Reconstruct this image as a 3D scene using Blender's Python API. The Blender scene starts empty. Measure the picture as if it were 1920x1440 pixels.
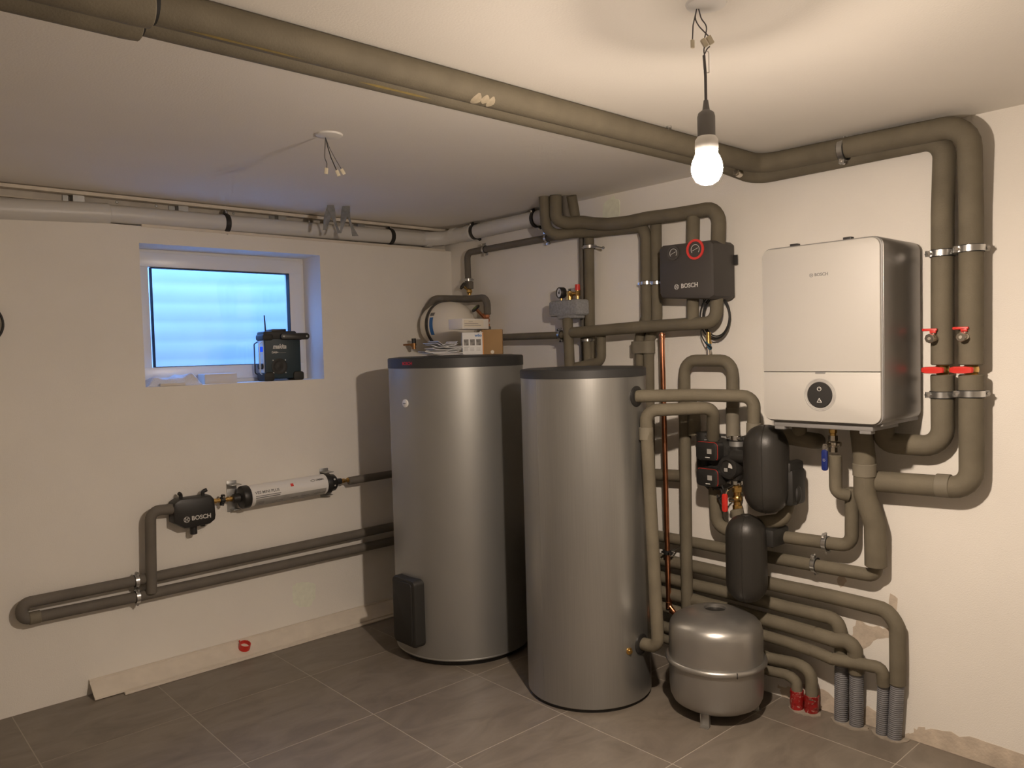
import bpy, bmesh, math, random
from mathutils import Vector, Matrix

random.seed(7)
scene = bpy.context.scene
COL = scene.collection

# ------------------------------------------------------------------ camera
cam_data = bpy.data.cameras.new('camera')
cam = bpy.data.objects.new('camera', cam_data)
COL.objects.link(cam)
cam_data.sensor_width = 36.0
cam_data.lens = 1471.0 / 1920.0 * 36.0
cam_data.clip_start = 0.02
YAW, PITCH, ROLL = math.radians(48.0), math.radians(-2.381), math.radians(-1.53)
fw = Vector((math.cos(PITCH)*math.cos(YAW), math.cos(PITCH)*math.sin(YAW), math.sin(PITCH)))
rt = fw.cross(Vector((0, 0, 1))).normalized()
up = rt.cross(fw)
r2 = rt*math.cos(ROLL) + up*math.sin(ROLL)
u2 = up*math.cos(ROLL) - rt*math.sin(ROLL)
m = Matrix((r2, u2, -fw)).transposed().to_4x4()
m.translation = Vector((-3.269, -4.211, 1.62))
cam.matrix_world = m
scene.camera = cam

# ------------------------------------------------------------------ world, exposure
SKY_STRENGTH = 11.0
BULB_STRENGTH = 4050.0
w = bpy.data.worlds.new('sky')
scene.world = w
w.use_nodes = True
bg = w.node_tree.nodes['Background']
bg.inputs[0].default_value = (0.17, 0.385, 1.0, 1)
bg.inputs[1].default_value = SKY_STRENGTH
vs = scene.view_settings
vs.view_transform = 'Standard'
vs.look = 'None'
vs.exposure = 0.0
vs.gamma = 1.0
vs.use_curve_mapping = False
scene.cycles.diffuse_bounces = 10
scene.cycles.max_bounces = 16

# ------------------------------------------------------------------ materials
MATS = {}
def mat(name, col, rough=0.6, metal=0.0, var=0.0, vscale=6.0, bump=0.0, bscale=60.0, coat=0.0, objvar=0.0, spec=0.5, stretch=None):
    if name in MATS:
        return MATS[name]
    M = bpy.data.materials.new(name)
    M.use_nodes = True
    nt = M.node_tree
    b = nt.nodes['Principled BSDF']
    b.inputs['Base Color'].default_value = (*col, 1)
    b.inputs['Roughness'].default_value = rough
    b.inputs['Metallic'].default_value = metal
    b.inputs['Specular IOR Level'].default_value = spec
    if coat:
        b.inputs['Coat Weight'].default_value = coat
    tc = nt.nodes.new('ShaderNodeTexCoord')
    src = tc.outputs['Object']
    if stretch:
        mp = nt.nodes.new('ShaderNodeMapping')
        mp.inputs['Scale'].default_value = stretch
        nt.links.new(src, mp.inputs['Vector'])
        src = mp.outputs['Vector']
    if var > 0:
        n = nt.nodes.new('ShaderNodeTexNoise')
        n.inputs['Scale'].default_value = vscale
        n.inputs['Detail'].default_value = 5
        nt.links.new(src, n.inputs['Vector'])
        mr = nt.nodes.new('ShaderNodeMapRange')
        mr.inputs[1].default_value = 0.3
        mr.inputs[2].default_value = 0.7
        mr.inputs[3].default_value = 1 - var
        mr.inputs[4].default_value = 1 + var
        nt.links.new(n.outputs['Fac'], mr.inputs[0])
        mx = nt.nodes.new('ShaderNodeMix')
        mx.data_type = 'RGBA'
        mx.blend_type = 'MULTIPLY'
        mx.inputs[0].default_value = 1.0
        mx.inputs[6].default_value = (*col, 1)
        nt.links.new(mr.outputs[0], mx.inputs[7])
        nt.links.new(mx.outputs[2], b.inputs['Base Color'])
    if bump > 0:
        n2 = nt.nodes.new('ShaderNodeTexNoise')
        n2.inputs['Scale'].default_value = bscale
        n2.inputs['Detail'].default_value = 4
        nt.links.new(src, n2.inputs['Vector'])
        bp = nt.nodes.new('ShaderNodeBump')
        bp.inputs['Strength'].default_value = bump
        bp.inputs['Distance'].default_value = 0.004
        nt.links.new(n2.outputs['Fac'], bp.inputs['Height'])
        nt.links.new(bp.outputs[0], b.inputs['Normal'])
    MATS[name] = M
    return M

WALL = (0.80, 0.77, 0.715)
mat('plaster', WALL, 0.9, var=0.03, vscale=2.5, bump=0.25, bscale=220)
mat('ceiling_paint', (0.80, 0.77, 0.715), 0.9, var=0.02, vscale=2.0, bump=0.15, bscale=150)
mat('bare_plaster', (0.55, 0.47, 0.38), 0.95, var=0.15, vscale=18, bump=0.5, bscale=80)
mat('pale_wall_tone', (0.80, 0.82, 0.70), 0.9, var=0.05, vscale=40, bump=0.3, bscale=120)
mat('mortar', (0.30, 0.26, 0.21), 0.95, var=0.15, vscale=30, bump=0.4, bscale=90)
mat('board_back', (0.60, 0.56, 0.50), 0.9, var=0.12, vscale=9, bump=0.4, bscale=70)
mat('grout', (0.37, 0.33, 0.275), 0.9)
mat('foam', (0.152, 0.133, 0.096), 0.75, var=0.12, vscale=9, bump=0.25, bscale=160, spec=0.3)
mat('foam_tape', (0.185, 0.165, 0.125), 0.65, var=0.08, vscale=14, spec=0.35)
mat('foam_dark', (0.15, 0.135, 0.115), 0.75, var=0.1, vscale=9, bump=0.2, bscale=160, spec=0.3)
mat('steel_paint', (0.36, 0.36, 0.345), 0.44, metal=0.75, var=0.03, vscale=3, bump=0.02, bscale=300)
mat('steel_brushed', (0.40, 0.40, 0.385), 0.36, metal=0.85, var=0.04, vscale=4, stretch=(60, 60, 1))
mat('vessel_silver', (0.42, 0.41, 0.39), 0.36, metal=0.85, var=0.06, vscale=5, bump=0.03, bscale=40)
mat('black_plastic', (0.022, 0.021, 0.020), 0.42)
mat('black_matt', (0.020, 0.019, 0.017), 0.6, bump=0.1, bscale=250)
mat('lid_plastic', (0.032, 0.032, 0.032), 0.5, bump=0.05, bscale=300)
mat('shell_epp', (0.026, 0.024, 0.021), 0.42, bump=0.12, bscale=320)
mat('group_grey', (0.060, 0.054, 0.050), 0.55, bump=0.08, bscale=250)
mat('gauge_grey', (0.075, 0.070, 0.065), 0.5)
mat('epp_grey', (0.27, 0.275, 0.285), 0.8, var=0.18, vscale=90, bump=0.5, bscale=140)
mat('white_paint', (0.44, 0.425, 0.395), 0.5)
mat('orange_print', (0.6, 0.25, 0.06), 0.6)
mat('fresh_green', (0.20, 0.32, 0.05), 0.5)
mat('white_plastic', (0.78, 0.77, 0.75), 0.38)
mat('pvc_grey', (0.62, 0.61, 0.59), 0.38)
mat('upvc', (0.78, 0.78, 0.77), 0.3)
mat('boiler_side', (0.23, 0.22, 0.21), 0.34, metal=0.75)
mat('boiler_grey', (0.20, 0.195, 0.19), 0.45)
mat('zinc', (0.62, 0.62, 0.61), 0.28, metal=1.0)
mat('tape_holder', (0.3, 0.3, 0.3), 0.6)
mat('galv', (0.42, 0.42, 0.41), 0.45, metal=0.8, var=0.1, vscale=20)
mat('chrome', (0.72, 0.71, 0.69), 0.16, metal=1.0)
mat('nickel', (0.66, 0.61, 0.53), 0.24, metal=1.0)
mat('brass', (0.66, 0.43, 0.15), 0.28, metal=1.0, var=0.1, vscale=30)
mat('brass_dark', (0.30, 0.16, 0.07), 0.4, metal=1.0)
mat('copper', (0.62, 0.27, 0.15), 0.28, metal=1.0, var=0.15, vscale=25)
mat('red_plastic', (0.62, 0.035, 0.025), 0.38)
mat('red_mark', (0.70, 0.05, 0.04), 0.6)
mat('red_print', (0.55, 0.02, 0.04), 0.5)
mat('blue_plastic', (0.012, 0.025, 0.16), 0.4)
mat('blue_print', (0.02, 0.14, 0.42), 0.5)
mat('teal', (0.012, 0.030, 0.042), 0.5)
mat('print_grey', (0.16, 0.155, 0.15), 0.6)
mat('print_light', (0.62, 0.61, 0.58), 0.5)
mat('print_dark', (0.03, 0.03, 0.03), 0.6)
mat('rubber', (0.012, 0.012, 0.012), 0.7)
mat('cable_black', (0.016, 0.015, 0.015), 0.5)
mat('cable_grey', (0.10, 0.095, 0.10), 0.5)
mat('cable_blue', (0.03, 0.10, 0.16), 0.5)
mat('cardboard', (0.33, 0.205, 0.095), 0.85, var=0.06, vscale=12)
mat('paper', (0.74, 0.74, 0.74), 0.75)
mat('paper_warm', (0.66, 0.60, 0.50), 0.8)
mat('clear_film', (0.55, 0.56, 0.58), 0.12, var=0.25, vscale=30)
mat('photo_print', (0.12, 0.11, 0.10), 0.5, var=0.9, vscale=60)
mat('towel', (0.74, 0.73, 0.73), 0.95, bump=0.8, bscale=180)
mat('towel_stain', (0.50, 0.42, 0.38), 0.95, bump=0.6, bscale=180)
mat('carton_white', (0.66, 0.63, 0.59), 0.7)
mat('trim_white', (0.68, 0.62, 0.53), 0.6, var=0.06, vscale=12)
mat('tape_grey', (0.22, 0.225, 0.23), 0.55, var=0.25, vscale=30, bump=0.6, bscale=40)
mat('lamp_socket', (0.16, 0.155, 0.15), 0.5)
mat('connector', (0.66, 0.60, 0.46), 0.45)
mat('well_plastic', (0.60, 0.61, 0.62), 0.6, var=0.03, vscale=4)
mat('vessel_white', (0.80, 0.755, 0.66), 0.3)
mat('corrugated', (0.165, 0.165, 0.175), 0.55)
mat('label_grey', (0.34, 0.33, 0.31), 0.5, var=0.1, vscale=30)

def tile_material():
    M = bpy.data.materials.new('stone_tile')
    M.use_nodes = True
    nt = M.node_tree
    b = nt.nodes['Principled BSDF']
    b.inputs['Roughness'].default_value = 0.42
    tc = nt.nodes.new('ShaderNodeTexCoord')
    oi = nt.nodes.new('ShaderNodeObjectInfo')
    add = nt.nodes.new('ShaderNodeVectorMath')
    add.operation = 'ADD'
    mul = nt.nodes.new('ShaderNodeVectorMath')
    mul.operation = 'SCALE'
    comb = nt.nodes.new('ShaderNodeCombineXYZ')
    nt.links.new(oi.outputs['Random'], comb.inputs[0])
    nt.links.new(oi.outputs['Random'], comb.inputs[1])
    nt.links.new(comb.outputs[0], mul.inputs[0])
    mul.inputs['Scale'].default_value = 37.0
    nt.links.new(tc.outputs['Object'], add.inputs[0])
    nt.links.new(mul.outputs[0], add.inputs[1])
    mp = nt.nodes.new('ShaderNodeMapping')
    mp.inputs['Scale'].default_value = (1.0, 2.2, 1.0)
    mp.inputs['Rotation'].default_value = (0, 0, 0.5)
    nt.links.new(add.outputs[0], mp.inputs[0])
    n = nt.nodes.new('ShaderNodeTexNoise')
    n.inputs['Scale'].default_value = 3.2
    n.inputs['Detail'].default_value = 9
    n.inputs['Roughness'].default_value = 0.62
    n.inputs['Distortion'].default_value = 1.4
    nt.links.new(mp.outputs[0], n.inputs['Vector'])
    cr = nt.nodes.new('ShaderNodeValToRGB')
    cr.color_ramp.elements[0].position = 0.28
    cr.color_ramp.elements[0].color = (0.145, 0.122, 0.098, 1)
    cr.color_ramp.elements[1].position = 0.75
    cr.color_ramp.elements[1].color = (0.235, 0.203, 0.166, 1)
    nt.links.new(n.outputs['Fac'], cr.inputs[0])
    nt.links.new(cr.outputs[0], b.inputs['Base Color'])
    bp = nt.nodes.new('ShaderNodeBump')
    bp.inputs['Strength'].default_value = 0.25
    bp.inputs['Distance'].default_value = 0.003
    nt.links.new(n.outputs['Fac'], bp.inputs['Height'])
    nt.links.new(bp.outputs[0], b.inputs['Normal'])
    MATS['stone_tile'] = M
tile_material()

def glass_material():
    M = bpy.data.materials.new('window_glass')
    M.use_nodes = True
    nt = M.node_tree
    nt.nodes.remove(nt.nodes['Principled BSDF'])
    out = nt.nodes['Material Output']
    t = nt.nodes.new('ShaderNodeBsdfTransparent')
    t.inputs[0].default_value = (0.93, 0.96, 0.97, 1)
    g = nt.nodes.new('ShaderNodeBsdfGlossy')
    g.inputs['Roughness'].default_value = 0.02
    lw = nt.nodes.new('ShaderNodeLayerWeight')
    lw.inputs[0].default_value = 0.5
    pw = nt.nodes.new('ShaderNodeMath')
    pw.operation = 'POWER'
    pw.inputs[1].default_value = 5.0
    nt.links.new(lw.outputs['Facing'], pw.inputs[0])
    f = nt.nodes.new('ShaderNodeMapRange')
    f.inputs[3].default_value = 0.03
    f.inputs[4].default_value = 0.8
    nt.links.new(pw.outputs[0], f.inputs[0])
    mx = nt.nodes.new('ShaderNodeMixShader')
    nt.links.new(f.outputs[0], mx.inputs[0])
    nt.links.new(t.outputs[0], mx.inputs[1])
    nt.links.new(g.outputs[0], mx.inputs[2])
    nt.links.new(mx.outputs[0], out.inputs[0])
    MATS['window_glass'] = M
glass_material()

def emit_material(name, col, strength):
    M = bpy.data.materials.new(name)
    M.use_nodes = True
    nt = M.node_tree
    nt.nodes.remove(nt.nodes['Principled BSDF'])
    e = nt.nodes.new('ShaderNodeEmission')
    e.inputs[0].default_value = (*col, 1)
    e.inputs[1].default_value = strength
    nt.links.new(e.outputs[0], nt.nodes['Material Output'].inputs[0])
    MATS[name] = M
emit_material('bulb_glow', (1.0, 0.82, 0.66), BULB_STRENGTH)
emit_material('bulb_glow_upper', (1.0, 0.82, 0.66), BULB_STRENGTH*0.034)
emit_material('radio_screen', (0.02, 0.10, 1.0), 0.9)

# ------------------------------------------------------------------ mesh helpers
V = Vector
FA = (V((1, 0, 0)), V((0, 0, 1)), V((0, -1, 0)))      # window wall: u = x, v = z, w = out of the wall
FB = (V((0, -1, 0)), V((0, 0, 1)), V((-1, 0, 0)))     # boiler wall: u = -y, v = z, w = out of the wall

def fp(F, u, v, w, o=V((0, 0, 0))):
    return o + F[0]*u + F[1]*v + F[2]*w

def rr(u0, v0, u1, v1, r, n=5, corners=(1, 1, 1, 1)):
    """rounded rectangle outline, counter-clockwise; corners: bl, br, tr, tl"""
    pts = []
    cs = [((u0, v0), (u0+r, v0+r), math.pi), ((u1, v0), (u1-r, v0+r), 1.5*math.pi),
          ((u1, v1), (u1-r, v1-r), 0.0), ((u0, v1), (u0+r, v1-r), 0.5*math.pi)]
    for k, (sharp, c, a0) in enumerate(cs):
        if r <= 0 or not corners[k]:
            pts += [sharp]
        else:
            for i in range(n+1):
                a = a0 + 0.5*math.pi*i/n
                pts.append((c[0]+r*math.cos(a), c[1]+r*math.sin(a)))
    return pts

def fillet(pts, br, n=6):
    pts = [V(p) for p in pts]
    out = [pts[0]]
    for i in range(1, len(pts)-1):
        a, b, c = pts[i-1], pts[i], pts[i+1]
        d0, d1 = (a-b), (c-b)
        l0, l1 = d0.length, d1.length
        if l0 < 1e-6 or l1 < 1e-6:
            continue
        d0 /= l0
        d1 /= l1
        ang = math.acos(max(-1, min(1, d0.dot(d1))))
        if ang > math.pi-0.03 or ang < 0.05:
            out.append(b)
            continue
        R = br[i] if isinstance(br, dict) and i in br else (br if not isinstance(br, dict) else br.get('d', 0.05))
        t = min(R/math.tan(ang/2), l0*0.48, l1*0.48)
        R = t*math.tan(ang/2)
        cen = b + (d0+d1).normalized()*(R/math.sin(ang/2))
        s, e = b+d0*t-cen, b+d1*t-cen
        tot = s.angle(e)
        ax = s.cross(e).normalized()
        k = max(3, int(n*tot/(math.pi/2)+0.5))
        for j in range(k+1):
            out.append(cen + Matrix.Rotation(tot*j/k, 3, ax) @ s)
    out.append(pts[-1])
    return out

class MB:
    def __init__(self):
        self.v = []
        self.f = []
    def add(self, vs, fs):
        o = len(self.v)
        self.v += [V(p) for p in vs]
        self.f += [tuple(i+o for i in f) for f in fs]
        return self
    def box(self, c, s, bev=0.0, rot=None, seg=2):
        bm = bmesh.new()
        bmesh.ops.create_cube(bm, size=1.0)
        bmesh.ops.scale(bm, vec=s, verts=bm.verts)
        if bev > 0:
            bmesh.ops.bevel(bm, geom=bm.edges[:], offset=bev, segments=seg, affect='EDGES', profile=0.5)
        M = Matrix.Translation(V(c))
        if rot is not None:
            M = M @ rot.to_4x4()
        bm.verts.index_update()
        self.add([M @ x.co for x in bm.verts], [[q.index for q in f.verts] for f in bm.faces])
        bm.free()
        return self
    def fbox(self, F, u0, u1, v0, v1, w0, w1, bev=0.0, o=V((0, 0, 0))):
        c = fp(F, (u0+u1)/2, (v0+v1)/2, (w0+w1)/2, o)
        rot = Matrix((F[0], F[1], F[2])).transposed()
        return self.box(c, (abs(u1-u0), abs(v1-v0), abs(w1-w0)), bev, rot)
    def rings(self, rings, closed=True, cap0=True, cap1=True):
        n = len(rings[0])
        vs = [p for r in rings for p in r]
        fs = []
        for i in range(len(rings)-1):
            for j in range(n if closed else n-1):
                k = (j+1) % n
                fs.append((i*n+j, i*n+k, (i+1)*n+k, (i+1)*n+j))
        if cap0:
            fs.append(tuple(range(n-1, -1, -1)))
        if cap1:
            fs.append(tuple((len(rings)-1)*n+j for j in range(n)))
        return self.add(vs, fs)
    def rprism(self, F, u0, v0, u1, v1, r, w0, w1, b=0.0, n=5, corners=(1, 1, 1, 1), o=V((0, 0, 0)), bb=0.0):
        R = []
        if bb > 0:
            R.append([fp(F, u, v, w0, o) for u, v in rr(u0+bb, v0+bb, u1-bb, v1-bb, max(r-bb, 0.0005), n, corners)])
            R.append([fp(F, u, v, w0+bb, o) for u, v in rr(u0, v0, u1, v1, r, n, corners)])
        else:
            R.append([fp(F, u, v, w0, o) for u, v in rr(u0, v0, u1, v1, r, n, corners)])
        if b > 0:
            R.append([fp(F, u, v, w1-b, o) for u, v in rr(u0, v0, u1, v1, r, n, corners)])
            q = 0.3*b
            R.append([fp(F, u, v, w1-q, o) for u, v in rr(u0+q, v0+q, u1-q, v1-q, max(r-q, 0.0005), n, corners)])
            R.append([fp(F, u, v, w1, o) for u, v in rr(u0+b, v0+b, u1-b, v1-b, max(r-b, 0.0005), n, corners)])
        else:
            R.append([fp(F, u, v, w1, o) for u, v in rr(u0, v0, u1, v1, r, n, corners)])
        return self.rings(R)
    def prism(self, F, poly, w0, w1, o=V((0, 0, 0))):
        return self.rings([[fp(F, u, v, w0, o) for u, v in poly], [fp(F, u, v, w1, o) for u, v in poly]])
    def lathe(self, prof, o, axis=(0, 0, 1), n=32, a0=0.0, a1=None):
        ax = V(axis).normalized()
        t = V((1, 0, 0)) if abs(ax.x) < 0.9 else V((0, 1, 0))
        e1 = ax.cross(t).normalized()
        e2 = ax.cross(e1)
        o = V(o)
        if a1 is None:
            R = [[o + ax*h + (e1*math.cos(2*math.pi*j/n) + e2*math.sin(2*math.pi*j/n))*max(r, 1e-5) for j in range(n)] for r, h in prof]
            return self.rings(R, True, prof[0][0] > 1e-4, prof[-1][0] > 1e-4)
        R = [[o + ax*h + (e1*math.cos(a0+(a1-a0)*j/n) + e2*math.sin(a0+(a1-a0)*j/n))*max(r, 1e-5) for j in range(n+1)] for r, h in prof]
        return self.rings(R, False, False, False)
    def ring(self, o, axis, r0, r1, h0, h1, n=32):
        """closed annulus"""
        ax = V(axis).normalized()
        t = V((1, 0, 0)) if abs(ax.x) < 0.9 else V((0, 1, 0))
        e1 = ax.cross(t).normalized()
        e2 = ax.cross(e1)
        o = V(o)
        prof = [(r0, h0), (r1, h0), (r1, h1), (r0, h1)]
        base = len(self.v)
        vs, fs = [], []
        for j in range(n):
            a = 2*math.pi*j/n
            d = e1*math.cos(a)+e2*math.sin(a)
            vs += [o + ax*h + d*r for r, h in prof]
        for j in range(n):
            k = (j+1) % n
            for i in range(4):
                q = (i+1) % 4
                fs.append((j*4+i, j*4+q, k*4+q, k*4+i))
        return self.add(vs, fs)
    def cyl(self, p0, p1, r0, r1=None, n=20, bev=0.0):
        p0, p1 = V(p0), V(p1)
        r1 = r0 if r1 is None else r1
        L = (p1-p0).length
        prof = [(r0, 0), (r1, L)] if bev <= 0 else [(r0-bev, 0), (r0, bev), (r1, L-bev), (r1-bev, L)]
        return self.lathe(prof, p0, p1-p0, n)
    def hexa(self, p0, p1, r, n=6):
        return self.cyl(p0, p1, r, n=n)
    def sphere(self, c, r, n=20, m=10, sc=(1, 1, 1)):
        c = V(c)
        R = []
        for i in range(1, m):
            a = math.pi*i/m
            R.append([c + V((r*math.sin(a)*math.cos(2*math.pi*j/n)*sc[0], r*math.sin(a)*math.sin(2*math.pi*j/n)*sc[1], -r*math.cos(a)*sc[2])) for j in range(n)])
        return self.rings(R)
    def tube(self, pts, r, n=16, end=0.0):
        pts = [V(p) for p in pts]
        P = [pts[0]]
        for q in pts[1:]:
            if (q-P[-1]).length > 1e-5:
                P.append(q)
        T = []
        for i in range(len(P)):
            a = P[max(0, i-1)]
            b = P[min(len(P)-1, i+1)]
            T.append((b-a).normalized())
        t = V((0, 0, 1)) if abs(T[0].z) < 0.9 else V((1, 0, 0))
        e = T[0].cross(t).normalized()
        rad = (lambda i: r[i]) if isinstance(r, (list, tuple)) else (lambda i: r)
        R = []
        for i, p in enumerate(P):
            if i:
                e = (e - T[i]*e.dot(T[i])).normalized()
            g = T[i].cross(e)
            ri = rad(min(i, len(P)-1))
            R.append([p + (e*math.cos(2*math.pi*j/n) + g*math.sin(2*math.pi*j/n))*ri for j in range(n)])
        if end > 0:
            c0, c1 = P[0], P[-1]
            R0 = [c0 + (q-c0)*(1-end/ max(rad(0), 1e-4)) for q in R[0]]
            Rn = [c1 + (q-c1)*(1-end/max(rad(len(P)-1), 1e-4)) for q in R[-1]]
            R[0] = [q + T[0]*end for q in R[0]]
            R[-1] = [q - T[-1]*end for q in R[-1]]
            R = [R0] + R + [Rn]
        return self.rings(R)
    def obj(self, name, material, parent=None, smooth=True, angle=38):
        return finish(self.v, self.f, name, material, parent, smooth, angle)

WLOC = {}
def finish(verts, faces, name, material, parent=None, smooth=True, angle=38, base=False):
    mn = V((min(p.x for p in verts), min(p.y for p in verts), min(p.z for p in verts)))
    mx = V((max(p.x for p in verts), max(p.y for p in verts), max(p.z for p in verts)))
    c = (mn+mx)/2
    if parent is None:
        c.z = mn.z
    me = bpy.data.meshes.new(name)
    me.from_pydata([tuple(p-c) for p in verts], [], faces)
    me.validate()
    bm = bmesh.new()
    bm.from_mesh(me)
    bmesh.ops.recalc_face_normals(bm, faces=bm.faces)
    bm.to_mesh(me)
    bm.free()
    if smooth:
        for p in me.polygons:
            p.use_smooth = True
        me.set_sharp_from_angle(angle=math.radians(angle))
    me.materials.append(MATS[material])
    return link(name, me, c, parent)

def link(name, me, c, parent=None):
    o = bpy.data.objects.new(name, me)
    COL.objects.link(o)
    c = V(c)
    WLOC[o.name] = c
    if parent is not None:
        o.parent = parent
        o.location = c - WLOC[parent.name]
    else:
        o.location = c
    return o

def thing(name, label, cat, loc, group=None):
    o = bpy.data.objects.new(name, None)
    o.empty_display_size = 0.05
    COL.objects.link(o)
    o.location = V(loc)
    WLOC[o.name] = V(loc)
    return tag(o, label, cat, group)

def tag(o, label, cat, group=None):
    o['label'] = label
    o['category'] = cat
    if group:
        o['group'] = group
    return o

def struct(o):
    o['kind'] = 'structure'
    return o

def plab(o, label):
    o['label'] = label
    return o

def text(s, name, F, u, v, w, size, material, parent, align='CENTER', bold=0.0, depth=0.0006, sx=1.0, shear=0.0, rot=0.0, o=V((0, 0, 0))):
    cu = bpy.data.curves.new('lettering', 'FONT')
    cu.body = s
    cu.size = size
    cu.align_x = align
    cu.align_y = 'CENTER'
    cu.offset = bold
    cu.extrude = depth/2
    cu.shear = shear
    cu.resolution_u = 3
    t = bpy.data.objects.new('tmp_text', cu)
    COL.objects.link(t)
    bpy.context.view_layer.update()
    me = bpy.data.meshes.new_from_object(t.evaluated_get(bpy.context.evaluated_depsgraph_get()))
    bpy.data.objects.remove(t)
    cr, sr = math.cos(rot), math.sin(rot)
    vs = [fp(F, u+sx*(q.co.x*cr-q.co.y*sr), v+q.co.x*sr+q.co.y*cr, w+q.co.z, o) for q in me.vertices]
    fs = [tuple(p.vertices) for p in me.polygons]
    bpy.data.meshes.remove(me)
    return finish(vs, fs, name, material, parent, smooth=False)

def emblem(F, u, v, w, R, material, parent, o=V((0, 0, 0))):
    """circle with an armature inside"""
    b = MB()
    c = fp(F, u, v, w, o)
    b.ring(c, F[2], R*0.84, R, -0.0003, 0.0005, 28)
    for s in (-1, 1):
        b.fbox(F, u+s*R*0.30-R*0.08, u+s*R*0.30+R*0.08, v-R*0.62, v+R*0.62, w-0.0003, w+0.0005, o=o)
        b.fbox(F, u+s*R*0.52-R*0.16, u+s*R*0.52+R*0.16, v-R*0.50, v-R*0.30, w-0.0003, w+0.0005, o=o)
        b.fbox(F, u+s*R*0.52-R*0.16, u+s*R*0.52+R*0.16, v+R*0.30, v+R*0.50, w-0.0003, w+0.0005, o=o)
    b.fbox(F, u-R*0.3, u+R*0.3, v-R*0.09, v+R*0.09, w-0.0003, w+0.0005, o=o)
    return b.obj('emblem', material, parent, smooth=False)

def clamp(parent, p, d, r, ear=(0, 0, 1), stud=None, mtl='zinc', wd=0.011):
    """rubber-lined two-screw pipe clamp round point p of a pipe that runs along d"""
    p, d, ear = V(p), V(d).normalized(), V(ear)
    ear = (ear - d*ear.dot(d)).normalized()
    b = MB()
    b.ring(p, d, r-0.001, r+0.0025, -wd*1.25, wd*1.25, 28)
    rub = b
    band = MB()
    band.ring(p, d, r+0.002, r+0.0045, -wd, wd, 28)
    for s in (-1, 1):
        c = p + ear*s*(r+0.010)
        tt = d.cross(ear).normalized()
        rot = Matrix((ear, tt, d)).transposed()
        band.box(c + tt*0.004, (0.016, 0.003, wd*2), 0, rot)
        band.box(c - tt*0.004, (0.016, 0.003, wd*2), 0, rot)
    cl = band.obj('pipe_clamp', mtl, parent)
    rub.obj('rubber_lining', 'rubber', cl)
    for s in (-1, 1):
        sc = MB()
        c = p + ear*s*(r+0.011)
        tt = d.cross(ear).normalized()
        sc.cyl(c - tt*0.012, c + tt*0.012, 0.0032, n=8)
        sc.cyl(c + tt*0.012, c + tt*0.016, 0.0058, n=10)
        sc.cyl(c - tt*0.016, c - tt*0.012, 0.0058, n=10)
        sc.obj('screw', 'chrome', cl)
    if stud is not None:
        s_ = V(stud)
        e = p + (s_-p).normalized()*(r+0.002)
        MB().cyl(e, s_, 0.0045, n=10).obj('threaded_stud', 'zinc', cl)
    return cl

def collar(parent, p0, p1, r, name='tape_collar', mtl='foam_tape'):
    p0, p1 = V(p0), V(p1)
    return MB().tube([p0, (p0*2+p1)/3, (p0+p1*2)/3, p1], r, 24, 0.002).obj(name, mtl, parent)

PIPE_GROUP = 'insulated heating pipes on the boiler wall'
def pipe(label, pts, r, br=None, mtl='foam', name='insulated_pipe', group=None, part='insulation', n=22, cat='pipe', wob=0.0):
    pts = [V(p) for p in pts]
    low = min(pts, key=lambda q: q.z)
    root = thing(name, label, cat, low, group)
    path = fillet(pts, (r*1.7 if br is None else br))
    if wob:
        # foam sleeves are never quite straight: subdivide and nudge
        out = [path[0]]
        for a, b in zip(path[:-1], path[1:]):
            k = max(1, int((b-a).length/0.09))
            for i in range(1, k+1):
                out.append(a + (b-a)*i/k)
        for i in range(1, len(out)-1):
            out[i] = out[i] + V((random.uniform(-wob, wob), random.uniform(-wob, wob), random.uniform(-wob, wob)))
        path = out
    MB().tube(path, r, n, min(0.004, r*0.2)).obj(part, mtl, root)
    return root

H = 2.4507

# ------------------------------------------------------------------ room shell
RX, RY = -5.2, -6.0         # the room runs on behind the camera
def wall_box(name, x0, x1, y0, y1, z0, z1, material='plaster'):
    return struct(MB().box(((x0+x1)/2, (y0+y1)/2, (z0+z1)/2), (x1-x0, y1-y0, z1-z0)).obj(name, material, smooth=False))

# floor: mortar bed plus separate square tiles
floor = wall_box('floor', RX-0.3, 0.3, RY-0.3, 0.3, -0.15, -0.0009, 'grout')
TP, GX, GY = 0.6001, -2.0345, -0.580
half = (TP-0.004)/2
def tile_mesh(sx, sy):
    b = MB()
    b.rprism((V((1, 0, 0)), V((0, 1, 0)), V((0, 0, 1))), -sx/2, -sy/2, sx/2, sy/2, 0, -0.004, 0.0, 0.0007)
    me = bpy.data.meshes.new('tile')
    me.from_pydata([tuple(p) for p in b.v], [], b.f)
    bm = bmesh.new(); bm.from_mesh(me)
    bmesh.ops.recalc_face_normals(bm, faces=bm.faces)
    bm.to_mesh(me); bm.free()
    me.materials.append(MATS['stone_tile'])
    return me
full = tile_mesh(TP-0.0042, TP-0.0042)
for i in range(-6, 5):
    for j in range(-2, 11):
        x0, x1 = GX+i*TP+0.0021, GX+(i+1)*TP-0.0021
        y1, y0 = GY-j*TP-0.0021, GY-(j+1)*TP+0.0021
        cx0, cx1 = max(x0, RX+0.001), min(x1, -0.0008)
        cy0, cy1 = max(y0, RY+0.001), min(y1, -0.0008)
        if cx1-cx0 < 0.02 or cy1-cy0 < 0.02:
            continue
        isfull = abs((cx1-cx0)-(x1-x0)) < 1e-4 and abs((cy1-cy0)-(y1-y0)) < 1e-4
        me = full if isfull else tile_mesh(cx1-cx0, cy1-cy0)
        link('tile', me, ((cx0+cx1)/2, (cy0+cy1)/2, 0.0), floor)

ceiling = wall_box('ceiling', RX-0.3, 0.3, RY-0.3, 0.3, H, H+0.25, 'ceiling_paint')

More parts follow.
